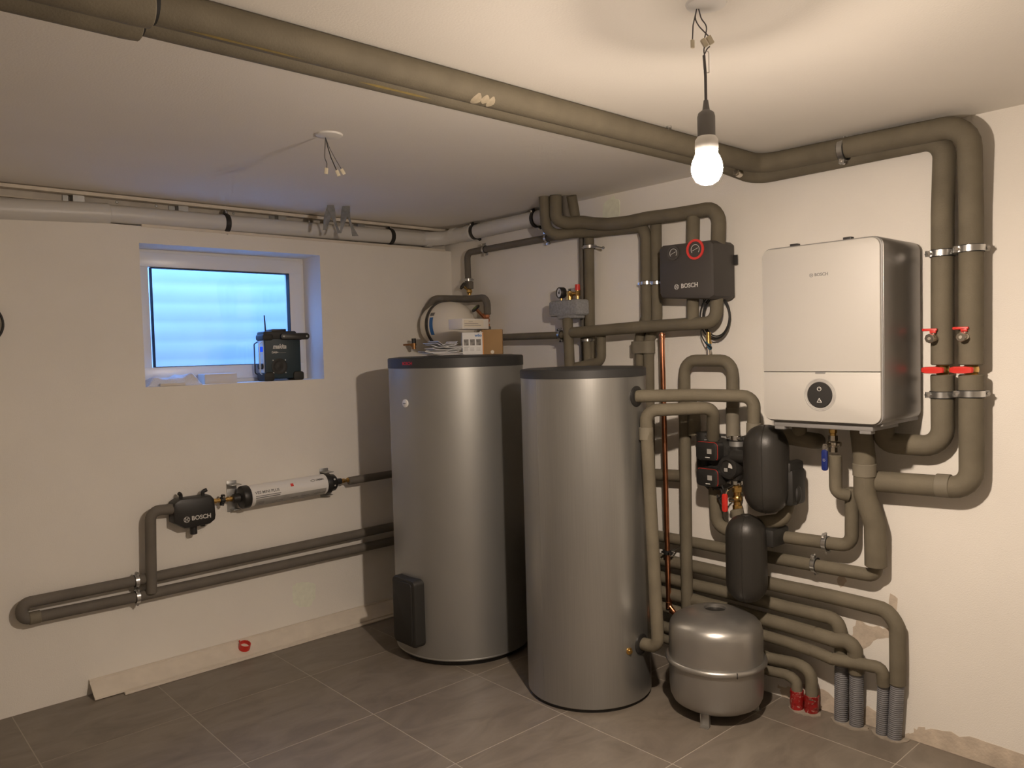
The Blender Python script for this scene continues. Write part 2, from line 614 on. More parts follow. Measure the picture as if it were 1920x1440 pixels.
# window wall: plaster up to the open strip below the ceiling, with the window hole
WX0, WX1, WZ0, WZ1 = -1.985, -0.978, 1.487, 2.217
OPEN_Z = 2.303
b = MB()
def wb(x0, x1, z0, z1, y0=0.0, y1=0.32):
    b.box(((x0+x1)/2, (y0+y1)/2, (z0+z1)/2), (x1-x0, y1-y0, z1-z0))
wb(RX, WX0, 0, OPEN_Z)
wb(WX1, 0.0, 0, OPEN_Z)
wb(WX0, WX1, 0, WZ0)
wb(WX0, WX1, WZ1, OPEN_Z)
wall_a = struct(b.obj('wall_back', 'plaster', smooth=False))
up_ = MB()
up_.box((RX/2, 0.195, (OPEN_Z+H)/2), (abs(RX), 0.25, H-OPEN_Z+0.0))
up_.obj('unplastered_strip', 'board_back', wall_a, smooth=False)

# boiler wall with bare plaster low down
wall_b = wall_box('wall_right', 0.0, 0.3, RY-0.3, 0.3, 0, H)
wall_box('wall_left', RX-0.3, RX, RY-0.3, 0.3, 0, H)
wall_box('wall_front', RX, 0.0, RY-0.3, RY, 0, H)

def blob(name, F, pts, w, material, parent, seed, amp=0.010, sub=6):
    """thin irregular patch set on a wall"""
    rnd = random.Random(seed)
    out = []
    n = len(pts)
    for i in range(n):
        a, c = pts[i], pts[(i+1) % n]
        for k in range(sub):
            t = k/sub
            j = amp if 0 < k else amp*0.4
            flat = a[1] == 0 and c[1] == 0
            out.append((a[0]+(c[0]-a[0])*t+rnd.uniform(-j, j), 0.0004 if flat else max(0.0004, a[1]+(c[1]-a[1])*t+rnd.uniform(-j, j))))
    return MB().prism(F, out, -0.002, w).obj(name, material, parent, smooth=False)

# bare strips of old plaster above the floor on the boiler wall
blob('bare_plaster_patch', FB, [(2.92, 0.0), (3.5, 0.0), (4.2, 0.0), (4.2, 0.09), (3.6, 0.09), (3.22, 0.085), (3.03, 0.075), (2.96, 0.05)], 0.0008, 'bare_plaster', wall_b, 3, 0.008)
blob('bare_plaster_patch', FB, [(2.38, 0.0), (2.70, 0.0), (2.84, 0.0), (2.84, 0.04), (2.78, 0.08), (2.70, 0.05), (2.60, 0.085), (2.52, 0.11), (2.44, 0.05), (2.36, 0.05)], 0.0008, 'bare_plaster', wall_b, 5, 0.008)
blob('bare_plaster_patch', FB, [(2.70, 0.36), (2.74, 0.30), (2.80, 0.37), (2.87, 0.40), (2.87, 0.20), (2.885, 0.20), (2.885, 0.44), (2.80, 0.43), (2.73, 0.44)], 0.0008, 'bare_plaster', wall_b, 9, 0.006, 4)
blob('bare_plaster_patch', FB, [(2.66, 0.565), (2.69, 0.60), (2.66, 0.63), (2.645, 0.60)], 0.0008, 'bare_plaster', wall_b, 11, 0.004, 3)
blob('bare_plaster_patch', FB, [(2.855, 0.50), (2.89, 0.50), (2.90, 0.57), (2.87, 0.585)], 0.0008, 'bare_plaster', wall_b, 12, 0.004, 3)
blob('bare_plaster_patch', FB, [(1.36, 2.32), (1.47, 2.32), (1.48, 2.40), (1.44, 2.44), (1.40, 2.42), (1.36, 2.40)], 0.003, 'pale_wall_tone', wall_b, 13, 0.008, 3)
# thin patch, paler and greener than the window wall around it
blob('pale_patch', FA, [(-1.232,0.000,0.293)[::2], (-1.232,0.000,0.205)[::2], (-1.190,0.000,0.161)[::2], (-1.129,0.000,0.152)[::2], (-1.086,0.000,0.190)[::2], (-1.086,0.000,0.273)[::2], (-1.137,0.000,0.300)[::2], (-1.204,0.000,0.309)[::2]], 0.0006, 'pale_wall_tone', wall_a, 21, 0.004, 4)

# ------------------------------------------------------------------ window
FY = -0.20     # depth of the frame face behind the wall face (off-wall coordinate)
win = bpy.data.objects.new('window_1', None)
COL.objects.link(win)
win.location = (WX0, 0.2, WZ0)
WLOC[win.name] = V((WX0, 0.2, WZ0))
struct(win)
def frame_rect(x0, x1, z0, z1, t, w0, w1, bev):
    q = MB()
    q.fbox(FA, x0, x1, z0, z0+t, w0, w1, bev)
    q.fbox(FA, x0, x1, z1-t, z1, w0, w1, bev)
    q.fbox(FA, x0, x0+t, z0+t*0.98, z1-t*0.98, w0, w1, bev)
    q.fbox(FA, x1-t, x1, z0+t*0.98, z1-t*0.98, w0, w1, bev)
    return q
frame_rect(WX0, WX1, WZ0, WZ1, 0.032, FY-0.07, FY-0.012, 0.003).obj('window_frame', 'upvc', win)
PX0, PX1, PZ0, PZ1 = -1.868, -1.078, 1.585, 2.120
frame_rect(WX0+0.022, WX1-0.022, WZ0+0.02, WZ1-0.016, 0.078, FY-0.065, FY, 0.004).obj('sash', 'upvc', win)
frame_rect(PX0-0.0005, PX1+0.0005, PZ0-0.0005, PZ1+0.0005, 0.003, FY-0.040, FY-0.002, 0.0).obj('gasket', 'rubber', win)
MB().fbox(FA, PX0, PX1, PZ0, PZ1, FY-0.036, FY-0.030).obj('pane', 'window_glass', win, smooth=False)
hd = MB()
hd.fbox(FA, -1.055, -1.030, 1.62, 1.70, FY, FY+0.008, 0.002)
hd.obj('handle', 'white_plastic', win)
MB().cyl(fp(FA, -1.042, 1.665, FY+0.008), fp(FA, -1.042, 1.665, FY+0.03), 0.012, n=16, bev=0.003).obj('handle_knob', 'white_plastic', win)

# light well outside the window: half-round ribbed plastic shaft, open to the sky
wl = MB()
prof = []
z = 1.12
while z < 2.38:
    for k in range(8):
        prof.append((z+0.125*k/8, -0.0055*math.sin(math.pi*k/8)))
    z += 0.125
n = 40
R = []
for z, d in prof:
    ring = []
    for j in range(n+1):
        a = math.pi*j/n
        ring.append(V((-1.48 - (0.90+d)*math.cos(a), 0.32 + (0.80+d)*math.sin(a)**0.75, z)))
    R.append(ring)
wl.rings(R, False, False, False)
well = tag(wl.obj('light_well', 'well_plastic'), 'white ribbed plastic light well shaft outside the basement window', 'light well')
lb = MB()
lb.box((-1.48, 0.755, 1.10), (1.9, 0.80, 0.04))
lb.obj('well_floor', 'well_plastic', well, smooth=False)

# ------------------------------------------------------------------ ceiling lamp (bare bulb)
BX, BY = -1.603, -3.096
lamp = thing('pendant_bulb', 'lit bare bulb in a black socket hanging by a cable from the ceiling rose', 'lamp', (BX, BY, 2.0))
ROSE = V((-1.615,-3.085,2.451))
bz = 2.058
q = MB()
q.lathe([(0.0, -0.043), (0.014, -0.041), (0.027, -0.033), (0.0345, -0.0195)], (BX, BY, bz), n=40)
q.obj('glowing_globe', 'bulb_glow', lamp, angle=80)
q = MB()
q.lathe([(0.0345, -0.0195), (0.0365, -0.014), (0.038, -0.004), (0.036, 0.012), (0.031, 0.024), (0.027, 0.032), (0.0265, 0.040)], (BX, BY, bz), n=40)
q.obj('globe_neck', 'bulb_glow_upper', lamp, angle=80)
q = MB()
q.lathe([(0.0275, 0.040), (0.0285, 0.046), (0.0275, 0.066), (0.022, 0.074), (0.0, 0.075)], (BX, BY, bz), n=36)
q.obj('bulb_base', 'white_plastic', lamp)
q = MB()
q.lathe([(0.0, 0.070), (0.0215, 0.072), (0.0215, 0.122), (0.019, 0.131), (0.011, 0.137), (0.009, 0.138), (0.0055, 0.162), (0.0, 0.163)], (BX, BY, bz), n=36)
q.obj('socket', 'lamp_socket', lamp)
top = V((BX, BY, bz+0.160))
mid = V((BX-0.002, BY+0.002, bz+0.270))
q = MB()
q.tube(fillet([top, V((BX, BY, bz+0.22)), mid], 0.03), 0.0035, 10)
q.obj('cable', 'cable_grey', lamp)
q = MB()
c0 = mid + V((0.004, -0.004, -0.012))
q.tube(fillet([c0+rt*0.006+V((0, 0, -0.03)), c0+rt*0.006+V((0, 0, 0.022)), c0-rt*0.006+V((0, 0, 0.022)), c0-rt*0.006+V((0, 0, -0.03)), c0+rt*0.006+V((0, 0, -0.03))], 0.0055), 0.0012, 6)
q.obj('cable_eye', 'white_plastic', lamp)
j1 = ROSE + V((0, 0, -0.09)) + rt*0.022
q = MB()
for s in (-1, 1):
    q.tube(fillet([mid, mid*0.5+j1*0.5+rt*0.004*s, j1+rt*0.006*s+V((0, 0, -0.012))], 0.03), 0.0016, 8)
    q.tube(fillet([j1+rt*0.006*s+V((0, 0, 0.010)), j1*0.6+ROSE*0.4-rt*0.010*s, ROSE-rt*0.008*s+V((0, 0, -0.035)), ROSE+V((0, 0, -0.002))], 0.03), 0.0016, 8)
q.tube(fillet([ROSE-rt*0.014+V((0, 0, -0.085)), ROSE-rt*0.012+V((0, 0, -0.05)), ROSE+V((0, 0, -0.002))], 0.03), 0.0016, 8)
q.obj('wire', 'cable_grey', lamp)
RL = Matrix((rt, fw, V((0, 0, 1)))).transposed() @ Matrix.Rotation(-0.5, 3, 'Y')
for s in (-1, 1):
    q = MB()
    q.box(j1 + rt*0.007*s + V((0, 0, 0.003*s)), (0.012, 0.009, 0.021), 0.0015, RL)
    q.obj('wire_connector', 'connector', lamp)
q = MB()
q.box(ROSE - rt*0.014 + V((0, 0, -0.095)), (0.009, 0.007, 0.020), 0.0012)
q.obj('wire_connector', 'connector', lamp)
q = MB()
q.lathe([(0.0, -0.012), (0.030, -0.011), (0.047, -0.006), (0.050, 0.0)], (ROSE.x+0.01, ROSE.y-0.018, H), n=32)
q.obj('ceiling_rose', 'white_plastic', lamp)

# second, unused ceiling outlet
R2 = V((-1.767,-1.556,2.451))
out2 = thing('ceiling_outlet', 'unused white ceiling outlet with three dangling wires and pale connectors', 'ceiling outlet', (R2.x, R2.y, H-0.15))
q = MB()
q.lathe([(0.0, -0.011), (0.030, -0.010), (0.048, -0.006), (0.051, 0.0)], (R2.x, R2.y, H), n=32)
q.obj('cover_plate', 'white_plastic', out2)
ORI = R2 + V((0, 0, -0.012)) - rt*0.014
for k, (pts, mt) in enumerate(((((-0.004, -0.045), (-0.006, -0.075), (0.002, -0.095), (0.0, -0.112)), 'cable_grey'),
                               (((0.006, -0.03), (0.018, -0.075), (0.037, -0.122)), 'cable_black'),
                               (((0.014, -0.04), (0.034, -0.08), (0.055, -0.118)), 'cable_grey'))):
    P = [ORI] + [ORI + rt*a + V((0, 0, c)) for a, c in pts]
    q = MB()
    q.tube(fillet(P, 0.03), 0.0019 if k < 2 else 0.0013, 8)
    q.obj('wire', mt, out2)
    d = (P[-1]-P[-2]).normalized()
    e = P[-1] + d*0.012
    zz = -d
    xx = rt - zz*rt.dot(zz); xx.normalize()
    rot = Matrix((xx, zz.cross(xx), zz)).transposed()
    q = MB()
    q.box(e, (0.012, 0.009, 0.023), 0.0012, rot)
    q.obj('wire_connector', 'connector', out2)

# ------------------------------------------------------------------ drain pipe and framing under the ceiling
strip = thing('metal_stud_frame', 'metal rails and short studs in the open strip above the window', 'wall framing', (-2.0, 0.02, OPEN_Z))
MB().fbox(FA, -5.0, -0.02, H-0.022, H-0.006, -0.03, 0.012).obj('top_rail', 'trim_white', strip)
MB().fbox(FA, -5.0, -0.05, 2.395, 2.402, -0.068, -0.05).obj('back_rail', 'trim_white', strip)
MB().fbox(FA, -1.97, -0.05, OPEN_Z-0.004, OPEN_Z+0.010, -0.03, 0.006).obj('bottom_rail', 'trim_white', strip)
for px in (-2.27, -1.775, -1.22, -0.70):
    q = MB()
    q.fbox(FA, px-0.035, px+0.0, OPEN_Z, H-0.02, -0.065, -0.061)
    q.fbox(FA, px-0.002, px, OPEN_Z, H-0.02, -0.065, -0.02)
    q.fbox(FA, px-0.002, px+0.05, OPEN_Z, H-0.02, -0.022, -0.020)
    q.obj('stud', 'galv', strip)
for px in (-2.06, -1.87, -1.46):
    MB().lathe([(0.0, 0.004), (0.006, 0.0035), (0.008, 0.0)], fp(FA, px, 2.425, -0.07), FA[2], 14).obj('screw', 'galv', strip)

drain = thing('drain_pipe', 'white plastic drain pipe running under the ceiling above the window and into the corner', 'pipe', (-2.6, -0.02, 2.29))
DR = 0.045
a0, a1, a2 = V((-4.9, 0.012, 2.22)), V((-2.115, 0.012, 2.352)), V((-0.17, 0.010, 2.370))
MB().tube([a0, a0*0.5+a1*0.5, a1], DR+0.006, 28, 0.004).obj('socket_pipe', 'pvc_grey', drain)
MB().tube([a1-V((0.05, 0, 0)), a1*0.5+a2*0.5, a2], DR, 28).obj('long_pipe', 'pvc_grey', drain)
b0 = V((-0.055, -0.26, 2.386))
MB().tube(fillet([a2-V((0.05, 0, 0)), V((-0.09, -0.045, 2.378)), b0+V((0, -0.02, 0))], 0.12, 8), DR+0.001, 28).obj('elbow', 'pvc_grey', drain)
for s, e in ((a2+V((-0.035, 0, 0)), a2+V((0.012, -0.002, 0))), (V((-0.078, -0.115, 2.385)), V((-0.066, -0.155, 2.386))), (b0+V((0, 0.01, 0)), b0+V((0, -0.05, 0)))):
    collar(drain, s, e, DR+0.0065, 'socket_rim', 'pvc_grey')
b1 = V((-0.055, -1.05, 2.393))
MB().tube([b0, b1], DR, 28).obj('short_pipe', 'pvc_grey', drain)
dd = (a2-a1).normalized()
for x in (-1.53, -0.475):
    t_ = (x-a1.x)/dd.x
    c = a1 + dd*t_
    clamp(drain, c, dd, DR+0.001, (0, 0, 1), c+V((0, 0.0, H-c.z)), 'black_plastic')
for y in (-0.335, -0.895):
    clamp(drain, (-0.055, y, 2.388), (0, 1, 0), DR+0.001, (-0.6, 0, 1), (-0.02, y, H), 'black_plastic')

# grey folded sealing strips that hang from the ceiling
for k, (x, y) in enumerate(((-1.08, -0.318), (-0.99, -0.335))):
    st = thing('hanging_strip', ('left' if k == 0 else 'right') + ' of two grey tape strips hanging from the ceiling right of the window', 'strip', (x, y, 2.29), 'grey tape strips under the ceiling')
    for s in (-1, 1):
        q = MB()
        P, Q = [], []
        for i in range(9):
            t = i/8
            c = V((x, y, H)) + rt*(s*0.005 + s*0.032*t**1.5 + (0.012*t if s > 0 else 0.004*t)) + V((0, 0, -(0.155+0.01*k-0.02*(s < 0))*t))
            wv = 0.013 + 0.007*math.sin(5*t+k+s)
            nrm = (-fw + rt*0.3*math.sin(7*t+2*k))
            nrm.z = 0; nrm.normalize()
            sd = nrm.cross(V((0, 0, 1))).normalized()
            P.append([c+sd*wv+nrm*0.0015, c-sd*wv+nrm*0.0015, c-sd*wv-nrm*0.0015, c+sd*wv-nrm*0.0015])
        q.rings(P)
        q.obj('strip_leg', 'tape_grey', st)

# ------------------------------------------------------------------ the two big ceiling pipes and their drops
CR = 0.040
FLOWPT = [(-5.1, -2.374, 2.408), (-0.118, -2.374, 2.408), (-0.112, -3.203, 2.396), (-0.075,-3.197,2.079), (-0.075,-3.196,1.525)]
cp1 = pipe('nearer thick insulated ceiling pipe, ending as the rightmost drop beside the boiler', FLOWPT, CR+0.001, {'d': 0.085}, group='pair of ceiling pipes', wob=0.0)
cp2 = pipe('thick insulated ceiling pipe behind the nearer one, dropping closest to the boiler', [(-5.1, -2.294, 2.408), (-0.30, -2.294, 2.408), (-0.048, -2.31, 2.380), (-0.048, -3.10, 2.382), (-0.060,-3.095,2.096), (-0.062,-3.093,1.525)], CR, {'d': 0.075}, group='pair of ceiling pipes')
# wider sleeves with an open joint near the upper left
sl = MB()
sl.tube([(-5.1, -2.376, 2.402), (-3.4, -2.376, 2.402), (-2.69, -2.376, 2.402), (-2.664, -2.376, 2.404)], CR+0.0075, 28, 0.003)
sl.obj('outer_sleeve', 'foam', cp1)
sl = MB()
sl.tube([(-5.1, -2.288, 2.402), (-3.4, -2.288, 2.402), (-2.69, -2.288, 2.402), (-2.662, -2.288, 2.404)], CR+0.0075, 28, 0.003)
sl.obj('outer_sleeve', 'foam', cp2)
MB().ring((-2.663, -2.374, 2.408), (1, 0, 0), 0.02, CR+0.002, 0.0, 0.010, 28).obj('open_joint', 'rubber', cp1)
MB().ring((-2.661, -2.294, 2.408), (1, 0, 0), 0.02, CR+0.002, 0.0, 0.006, 28).obj('open_joint', 'rubber', cp2)
# yellowed glue smears and a torn patch
tp = MB()
for (x, l, wd_) in ((-1.745, 0.035, 0.9), (-1.715, 0.03, 0.6), (-1.690, 0.028, 0.8)):
    R_ = []
    for i in range(7):
        a = math.radians(-150+i*14*wd_)
        R_.append([V((x-l*0.5*math.sin(math.pi*i/6+0.2), -2.374+(CR+0.0018)*math.cos(a), 2.408+(CR+0.0018)*math.sin(a))),
                   V((x+l*0.5*math.sin(math.pi*i/6+0.2), -2.374+(CR+0.0018)*math.cos(a), 2.408+(CR+0.0018)*math.sin(a)))])
    tp.rings(R_, False, False, False)
mat('torn_foam', (0.36, 0.31, 0.225), 0.8, var=0.15, vscale=60)
tp.obj('torn_tape', 'torn_foam', cp1)
mat('glue_yellow', (0.235, 0.175, 0.055), 0.6, var=0.2, vscale=40)
def smear(x0, x1, a0_, a1_, cy, r, parent):
    q = MB()
    R_ = []
    n_ = 16
    for i in range(n_+1):
        t = i/n_
        x = x0+(x1-x0)*t
        hw = (a1_-a0_)/2*math.sin(math.pi*min(0.98, max(0.02, t)))*(0.75+0.25*math.sin(9*t))
        am = (a0_+a1_)/2
        R_.append([V((x, cy+(r+0.0006)*math.cos(math.radians(am+hw*k)), 2.408+(r+0.0006)*math.sin(math.radians(am+hw*k)))) for k in (-1, -0.33, 0.33, 1)])
    q.rings(R_, False, False, False)
    q.obj('glue_smear', 'glue_yellow', parent)
smear(-2.60, -2.30, -112, -96, -2.374, CR+0.001, cp1)
smear(-2.10, -1.85, -128, -112, -2.294, CR, cp2)
# shiny vent cap where the pair turns along the boiler wall
q = MB()
cc = V((-0.240,-2.330,2.365))
q.cyl(cc+V((0.03, 0, 0.0)), cc+V((-0.012, -0.008, 0)), 0.017, n=20, bev=0.002)
q.cyl(cc+V((-0.012, -0.008, 0)), cc+V((-0.02, -0.010, 0)), 0.012, n=6)
q.obj('vent_cap', 'nickel', cp2)
clamp(cp1, (-0.115,-2.745,2.396), (0, 1, 0), CR+0.001, (0.3, 0, 1), V((-0.115,-2.745,2.396))+V((0, 0, 0.055)))
q = MB()
sp = V((-0.81, -2.39, H-0.03))
q.cyl(sp, sp+V((0, -0.012, 0.028)), 0.003, n=8)
q.cyl(sp+V((0, -0.012, 0.022)), sp+V((0, -0.012, 0.030)), 0.010, n=12)
q.obj('ceiling_anchor', 'zinc', cp1)

# valves in the two drops, with the pipe going on below
def drop_lower(label, px, off, extra, r):
    P = [PBX(px, 704, off), PBX(px, 742, off)] + extra
    return pipe(label, P, r, {'d': 0.075})
V1B = [(-0.062,-3.093,1.489), (-0.062,-3.094,1.212), (-0.085,-2.883,1.216), (-0.110,-2.889,1.304)]
V2B = [(-0.075,-3.196,1.490), (-0.070,-3.195,1.065), (-0.085,-2.846,1.058)]
d1 = pipe('insulated pipe curving up into the boiler underside below the left red lever', V1B, CR+0.001, {'d': 0.07})
d2 = pipe('insulated pipe right of the boiler turning left below the right red lever', V2B, CR+0.002, {'d': 0.07})
collar(d2, (-0.074,-3.126,1.067), (-0.076,-3.076,1.066), CR+0.0045)
for root, px, off, lx in ((cp1, 1821, 0.075, 0), (cp2, 1767, 0.062, 0)):
    pass
UPB = V((0, 0, 1))
clamp(cp1, (-0.075,-3.197,1.951), UPB, CR+0.002, (-0.75, 1, 0))
clamp(cp2, (-0.062,-3.095,1.946), UPB, CR+0.001, (-0.75, 1, 0))
clamp(d1, (-0.062,-3.093,1.412), UPB, CR+0.002, (-0.75, 1, 0))
clamp(d2, (-0.075,-3.196,1.419), UPB, CR+0.003, (-0.75, 1, 0))

def lever_valve(label, c, group, off):
    """ball valve body between the sleeves with a long red lever in front"""
    c = V(c)
    t = thing('shutoff_valve', label, 'valve', c-V((0, 0, 0.03)), group)
    q = MB()
    q.cyl(c-V((0, 0, 0.034)), c+V((0, 0, 0.034)), 0.021, n=24)
    q.cyl(c-V((0, 0, 0.032)), c-V((0, 0, 0.018)), 0.026, n=8)
    q.cyl(c+V((0, 0, 0.018)), c+V((0, 0, 0.032)), 0.026, n=8)
    q.sphere(c, 0.027)
    q.cyl(c, c+V((-0.045, 0, 0)), 0.009, n=14)
    q.obj('valve_body', 'brass', t)
    o = c + V((-0.052, 0, 0))
    q = MB()
    pts = [(-0.036, -0.004), (-0.034, -0.010), (-0.008, -0.0135), (0.030, -0.0125), (0.042, -0.009), (0.044, 0.0), (0.042, 0.009), (0.030, 0.0125), (-0.008, 0.0135), (-0.034, 0.010), (-0.036, 0.004)]
    pts = [(-u, v) for u, v in pts][::-1]
    R_ = []
    for w_, s in ((-0.008, 0.86), (-0.005, 1.0), (0.004, 1.0), (0.008, 0.88)):
        R_.append([fp(FB, u*s, v*s, w_, o + V((0, 0.012, 0))) for u, v in pts])
    q.rings(R_)
    q.obj('lever', 'red_plastic', t)
    return t
lever_valve('red lever shutoff valve in the left drop pipe beside the boiler', (-0.062,-3.093,1.507), 'red lever shutoff valves', 0.06)
lever_valve('red lever shutoff valve in the rightmost drop pipe', (-0.075,-3.196,1.508), 'red lever shutoff valves', 0.07)

def drain_cock(label, c):
    c = V(c)
    t = thing('drain_cock', label, 'valve', c-V((0, 0, 0.02)), 'nickel drain cocks on the drop pipes')
    q = MB()
    q.cyl(c+V((0.055, -0.012, 0)), c+V((0, 0.0, 0)), 0.0115, n=16, bev=0.002)
    q.cyl(c+V((0.016, -0.003, 0)), c+V((0.016, -0.003, 0.020)), 0.006, n=12)
    q.sphere(c+V((0.018, -0.004, 0)), 0.014)
    q.obj('body', 'nickel', t)
    q = MB()
    q.cyl(c+V((0.0, 0.0, 0)), c+V((-0.016, 0.001, -0.002)), 0.0180, n=8, bev=0.002)
    q.cyl(c+V((-0.016, 0.001, -0.002)), c+V((-0.018, 0.001, -0.002)), 0.006, n=12)
    q.obj('outlet_nut', 'nickel', t)
    q = MB()
    o = c + V((0.014, -0.003, 0.026))
    F_ = (FB[0], FB[1], FB[2])
    q.fbox(F_, -0.040, 0.014, 0.0, 0.010, -0.006, 0.006, 0.003, o)
    q.fbox(F_, -0.012, 0.010, -0.008, 0.006, -0.006, 0.006, 0.002, o)
    q.obj('lever', 'red_plastic', t)
drain_cock('nickel drain cock with a small red lever on the left drop pipe', (-0.125,-3.076,1.628))
drain_cock('nickel drain cock with a small red lever on the rightmost drop pipe', (-0.135,-3.186,1.630))

# ------------------------------------------------------------------ wall boiler
bo = thing('wall_boiler', 'white wall-hung heating unit with grey metal sides and a round black control', 'boiler', (-0.19, -2.76, 1.30))
U0, U1, Z0, Z1 = 2.522, 3.000, 1.312, 2.004
q = MB()
q.rprism(FB, U0+0.002, Z0+0.002, U1+0.003, Z1-0.001, 0.034, 0.012, 0.362, 0.004, 6, bb=0.02)
q.obj('casing', 'boiler_side', bo)
MB().rprism(FB, U0, Z0, U1, Z1, 0.036, 0.348, 0.366, 0.004, 6).obj('front_bezel', 'boiler_grey', bo)
ZS = 1.5095
d = MB()
d.rprism(FB, U0+0.0045, ZS+0.0015, U1-0.0055, Z1-0.005, 0.033, 0.362, 0.376, 0.003, 6, (0, 0, 1, 1))
d.obj('front_door', 'white_paint', bo)
d = MB()
d.rprism(FB, U0+0.0045, Z0+0.005, U1-0.0055, ZS-0.0015, 0.033, 0.362, 0.376, 0.003, 6, (1, 1, 0, 0))
low = d.obj('lower_panel', 'white_paint', bo)
MB().fbox(FB, 2.747, 2.787, ZS-0.0075, ZS-0.0015, 0.37, 0.3775, 0.001).obj('door_latch', 'boiler_grey', bo)
cu, cz = 2.765, 1.4215
ctl = MB().lathe([(0.0635, 0.0), (0.0635, 0.0012), (0.060, 0.002), (0.058, 0.001), (0.056, 0.002), (0.053, 0.001), (0.051, 0.0015)], fp(FB, cu, cz, 0.3755), FB[2], 48).obj('control_ring', 'label_grey', bo)
MB().lathe([(0.050, 0.0), (0.050, 0.004), (0.048, 0.006), (0.0, 0.0065)], fp(FB, cu, cz, 0.3755), FB[2], 48).obj('control_disc', 'black_plastic', bo)
# power and warning symbols
q = MB()
o_ = fp(FB, cu, cz+0.023, 0.3822)
arc = [fp(FB, 0.0075*math.cos(a), 0.0075*math.sin(a), 0, o_) for a in [math.radians(120+i*15) for i in range(21)]]
q.tube(arc, 0.0011, 6)
q.tube([fp(FB, 0, 0.002, 0, o_), fp(FB, 0, 0.0095, 0, o_)], 0.0011, 6)
o_ = fp(FB, cu, cz-0.021, 0.3822)
tri = [(-0.009, -0.0075), (0.009, -0.0075), (0.0, 0.0085)]
for i in range(3):
    a, c = tri[i], tri[(i+1) % 3]
    q.tube([fp(FB, a[0], a[1], 0, o_), fp(FB, c[0], c[1], 0, o_)], 0.0010, 6)
q.tube([fp(FB, 0, -0.002, 0, o_), fp(FB, 0, 0.003, 0, o_)], 0.0008, 6)
q.tube([fp(FB, 0, -0.0055, 0, o_), fp(FB, 0, -0.0042, 0, o_)], 0.0008, 6)
q.obj('symbols', 'print_light', bo)
text('BOSCH', 'lettering', FB, 2.775, 1.8815, 0.3763, 0.0165, 'print_grey', bo, bold=0.0004, sx=1.0)
emblem(FB, 2.735, 1.8815, 0.3763, 0.0075, 'print_grey', bo)
for u in (2.655, 2.868):
    MB().fbox(FB, u-0.016, u+0.016, Z1-0.001, Z1+0.009, 0.335, 0.360, 0.002).obj('top_clip', 'black_plastic', bo)
MB().fbox(FB, 2.556, 2.955, Z0-0.024, Z0+0.004, 0.12, 0.352, 0.004).obj('bottom_rail', 'boiler_grey', bo)
for u in (2.58, 2.925):
    MB().fbox(FB, u-0.022, u+0.022, Z0-0.036, Z0-0.018, 0.31, 0.350, 0.004).obj('bottom_clip', 'boiler_grey', bo)
MB().fbox(FB, 2.60, 2.99, Z0-0.004, Z0+0.015, 0.02, 0.35, 0.003).obj('base_plate', 'boiler_grey', bo)

# ------------------------------------------------------------------ pipes under the boiler
p3 = pipe('thick insulated pipe below the boiler that kinks right and drops to the lower elbow', [(-0.140,-2.812,1.311), (-0.125,-2.823,1.152), (-0.115,-2.818,1.009), (-0.085,-2.846,0.878), (-0.075,-2.843,0.708)], 0.0425, {'d': 0.09}, group=PIPE_GROUP)
collar(p3, (-0.123,-2.822,1.134), (-0.120,-2.821,1.082), 0.0455)
p3b = pipe('insulated pipe from the kinked pipe leftwards along the wall behind the lower black shell', [(-0.060,-2.837,0.730), (-0.055,-2.834,0.662), (-0.050,-2.358,0.653), (-0.050,-1.943,0.653), (-0.050,-1.697,0.652)], 0.0275, {'d': 0.05}, group=PIPE_GROUP)
clamp(p3b, (-0.053,-2.573,0.661), (0, 1, 0), 0.0285, (-0.4, 0, 1), wd=0.009)
# brass ball valve with blue lever
vb = thing('ball_valve', 'nickel ball valve with blue lever and brass union under the boiler', 'valve', (-0.140,-2.701,1.147))
c = V((-0.140,-2.701,1.205))
q = MB()
q.cyl(c+V((0, 0, 0.030)), c+V((0, 0, 0.095)), 0.0125, n=20)
q.cyl(c+V((0, 0, 0.072)), c+V((0, 0, 0.086)), 0.0175, n=6)
q.cyl(c+V((0, 0, 0.044)), c+V((0, 0, 0.062)), 0.0160, n=20, bev=0.002)
q.obj('union', 'brass', vb)
q = MB()
q.sphere(c, 0.022, sc=(1, 1, 1.1))
q.cyl(c+V((0, 0, 0.014)), c+V((0, 0, 0.034)), 0.0205, n=8)
q.cyl(c-V((0, 0, 0.034)), c-V((0, 0, 0.014)), 0.0185, n=8)
q.cyl(c+V((0.0, -0.022, 0)), c+V((0.0, -0.032, 0)), 0.010, n=14)
q.cyl(c, c+V((-0.036, 0.008, -0.004)), 0.009, n=14)
q.obj('valve_body', 'nickel', vb)
o = c + V((-0.042, 0.014, -0.010))
q = MB()
q.rprism(FB, -0.014, -0.098, 0.010, -0.012, 0.009, -0.005, 0.005, 0.002, 5, o=o)
q.obj('lever', 'blue_plastic', vb)
q = MB()
q.rprism(FB, -0.010, -0.018, 0.010, 0.012, 0.006, -0.003, 0.0, 0.0, 5, o=o)
q.cyl(o, o+V((-0.008, 0, 0)), 0.008, n=6)
q.obj('lever_nut', 'chrome', vb)
q = MB()
q.tube([fp(FB, 0.001, -0.050, 0.0055, o), fp(FB, -0.006, -0.050, 0.0055, o), fp(FB, -0.006, -0.058, 0.0055, o), fp(FB, 0.001, -0.058, 0.0055, o), fp(FB, 0.003, -0.054, 0.0055, o)], 0.0007, 5)
q.obj('lever_symbol', 'print_light', vb)
p4 = pipe('thin insulated pipe hooking right below the blue lever valve', [(-0.140,-2.710,1.159), (-0.140,-2.710,1.003), (-0.105,-2.750,0.991)], 0.0255, {'d': 0.035}, group=PIPE_GROUP)
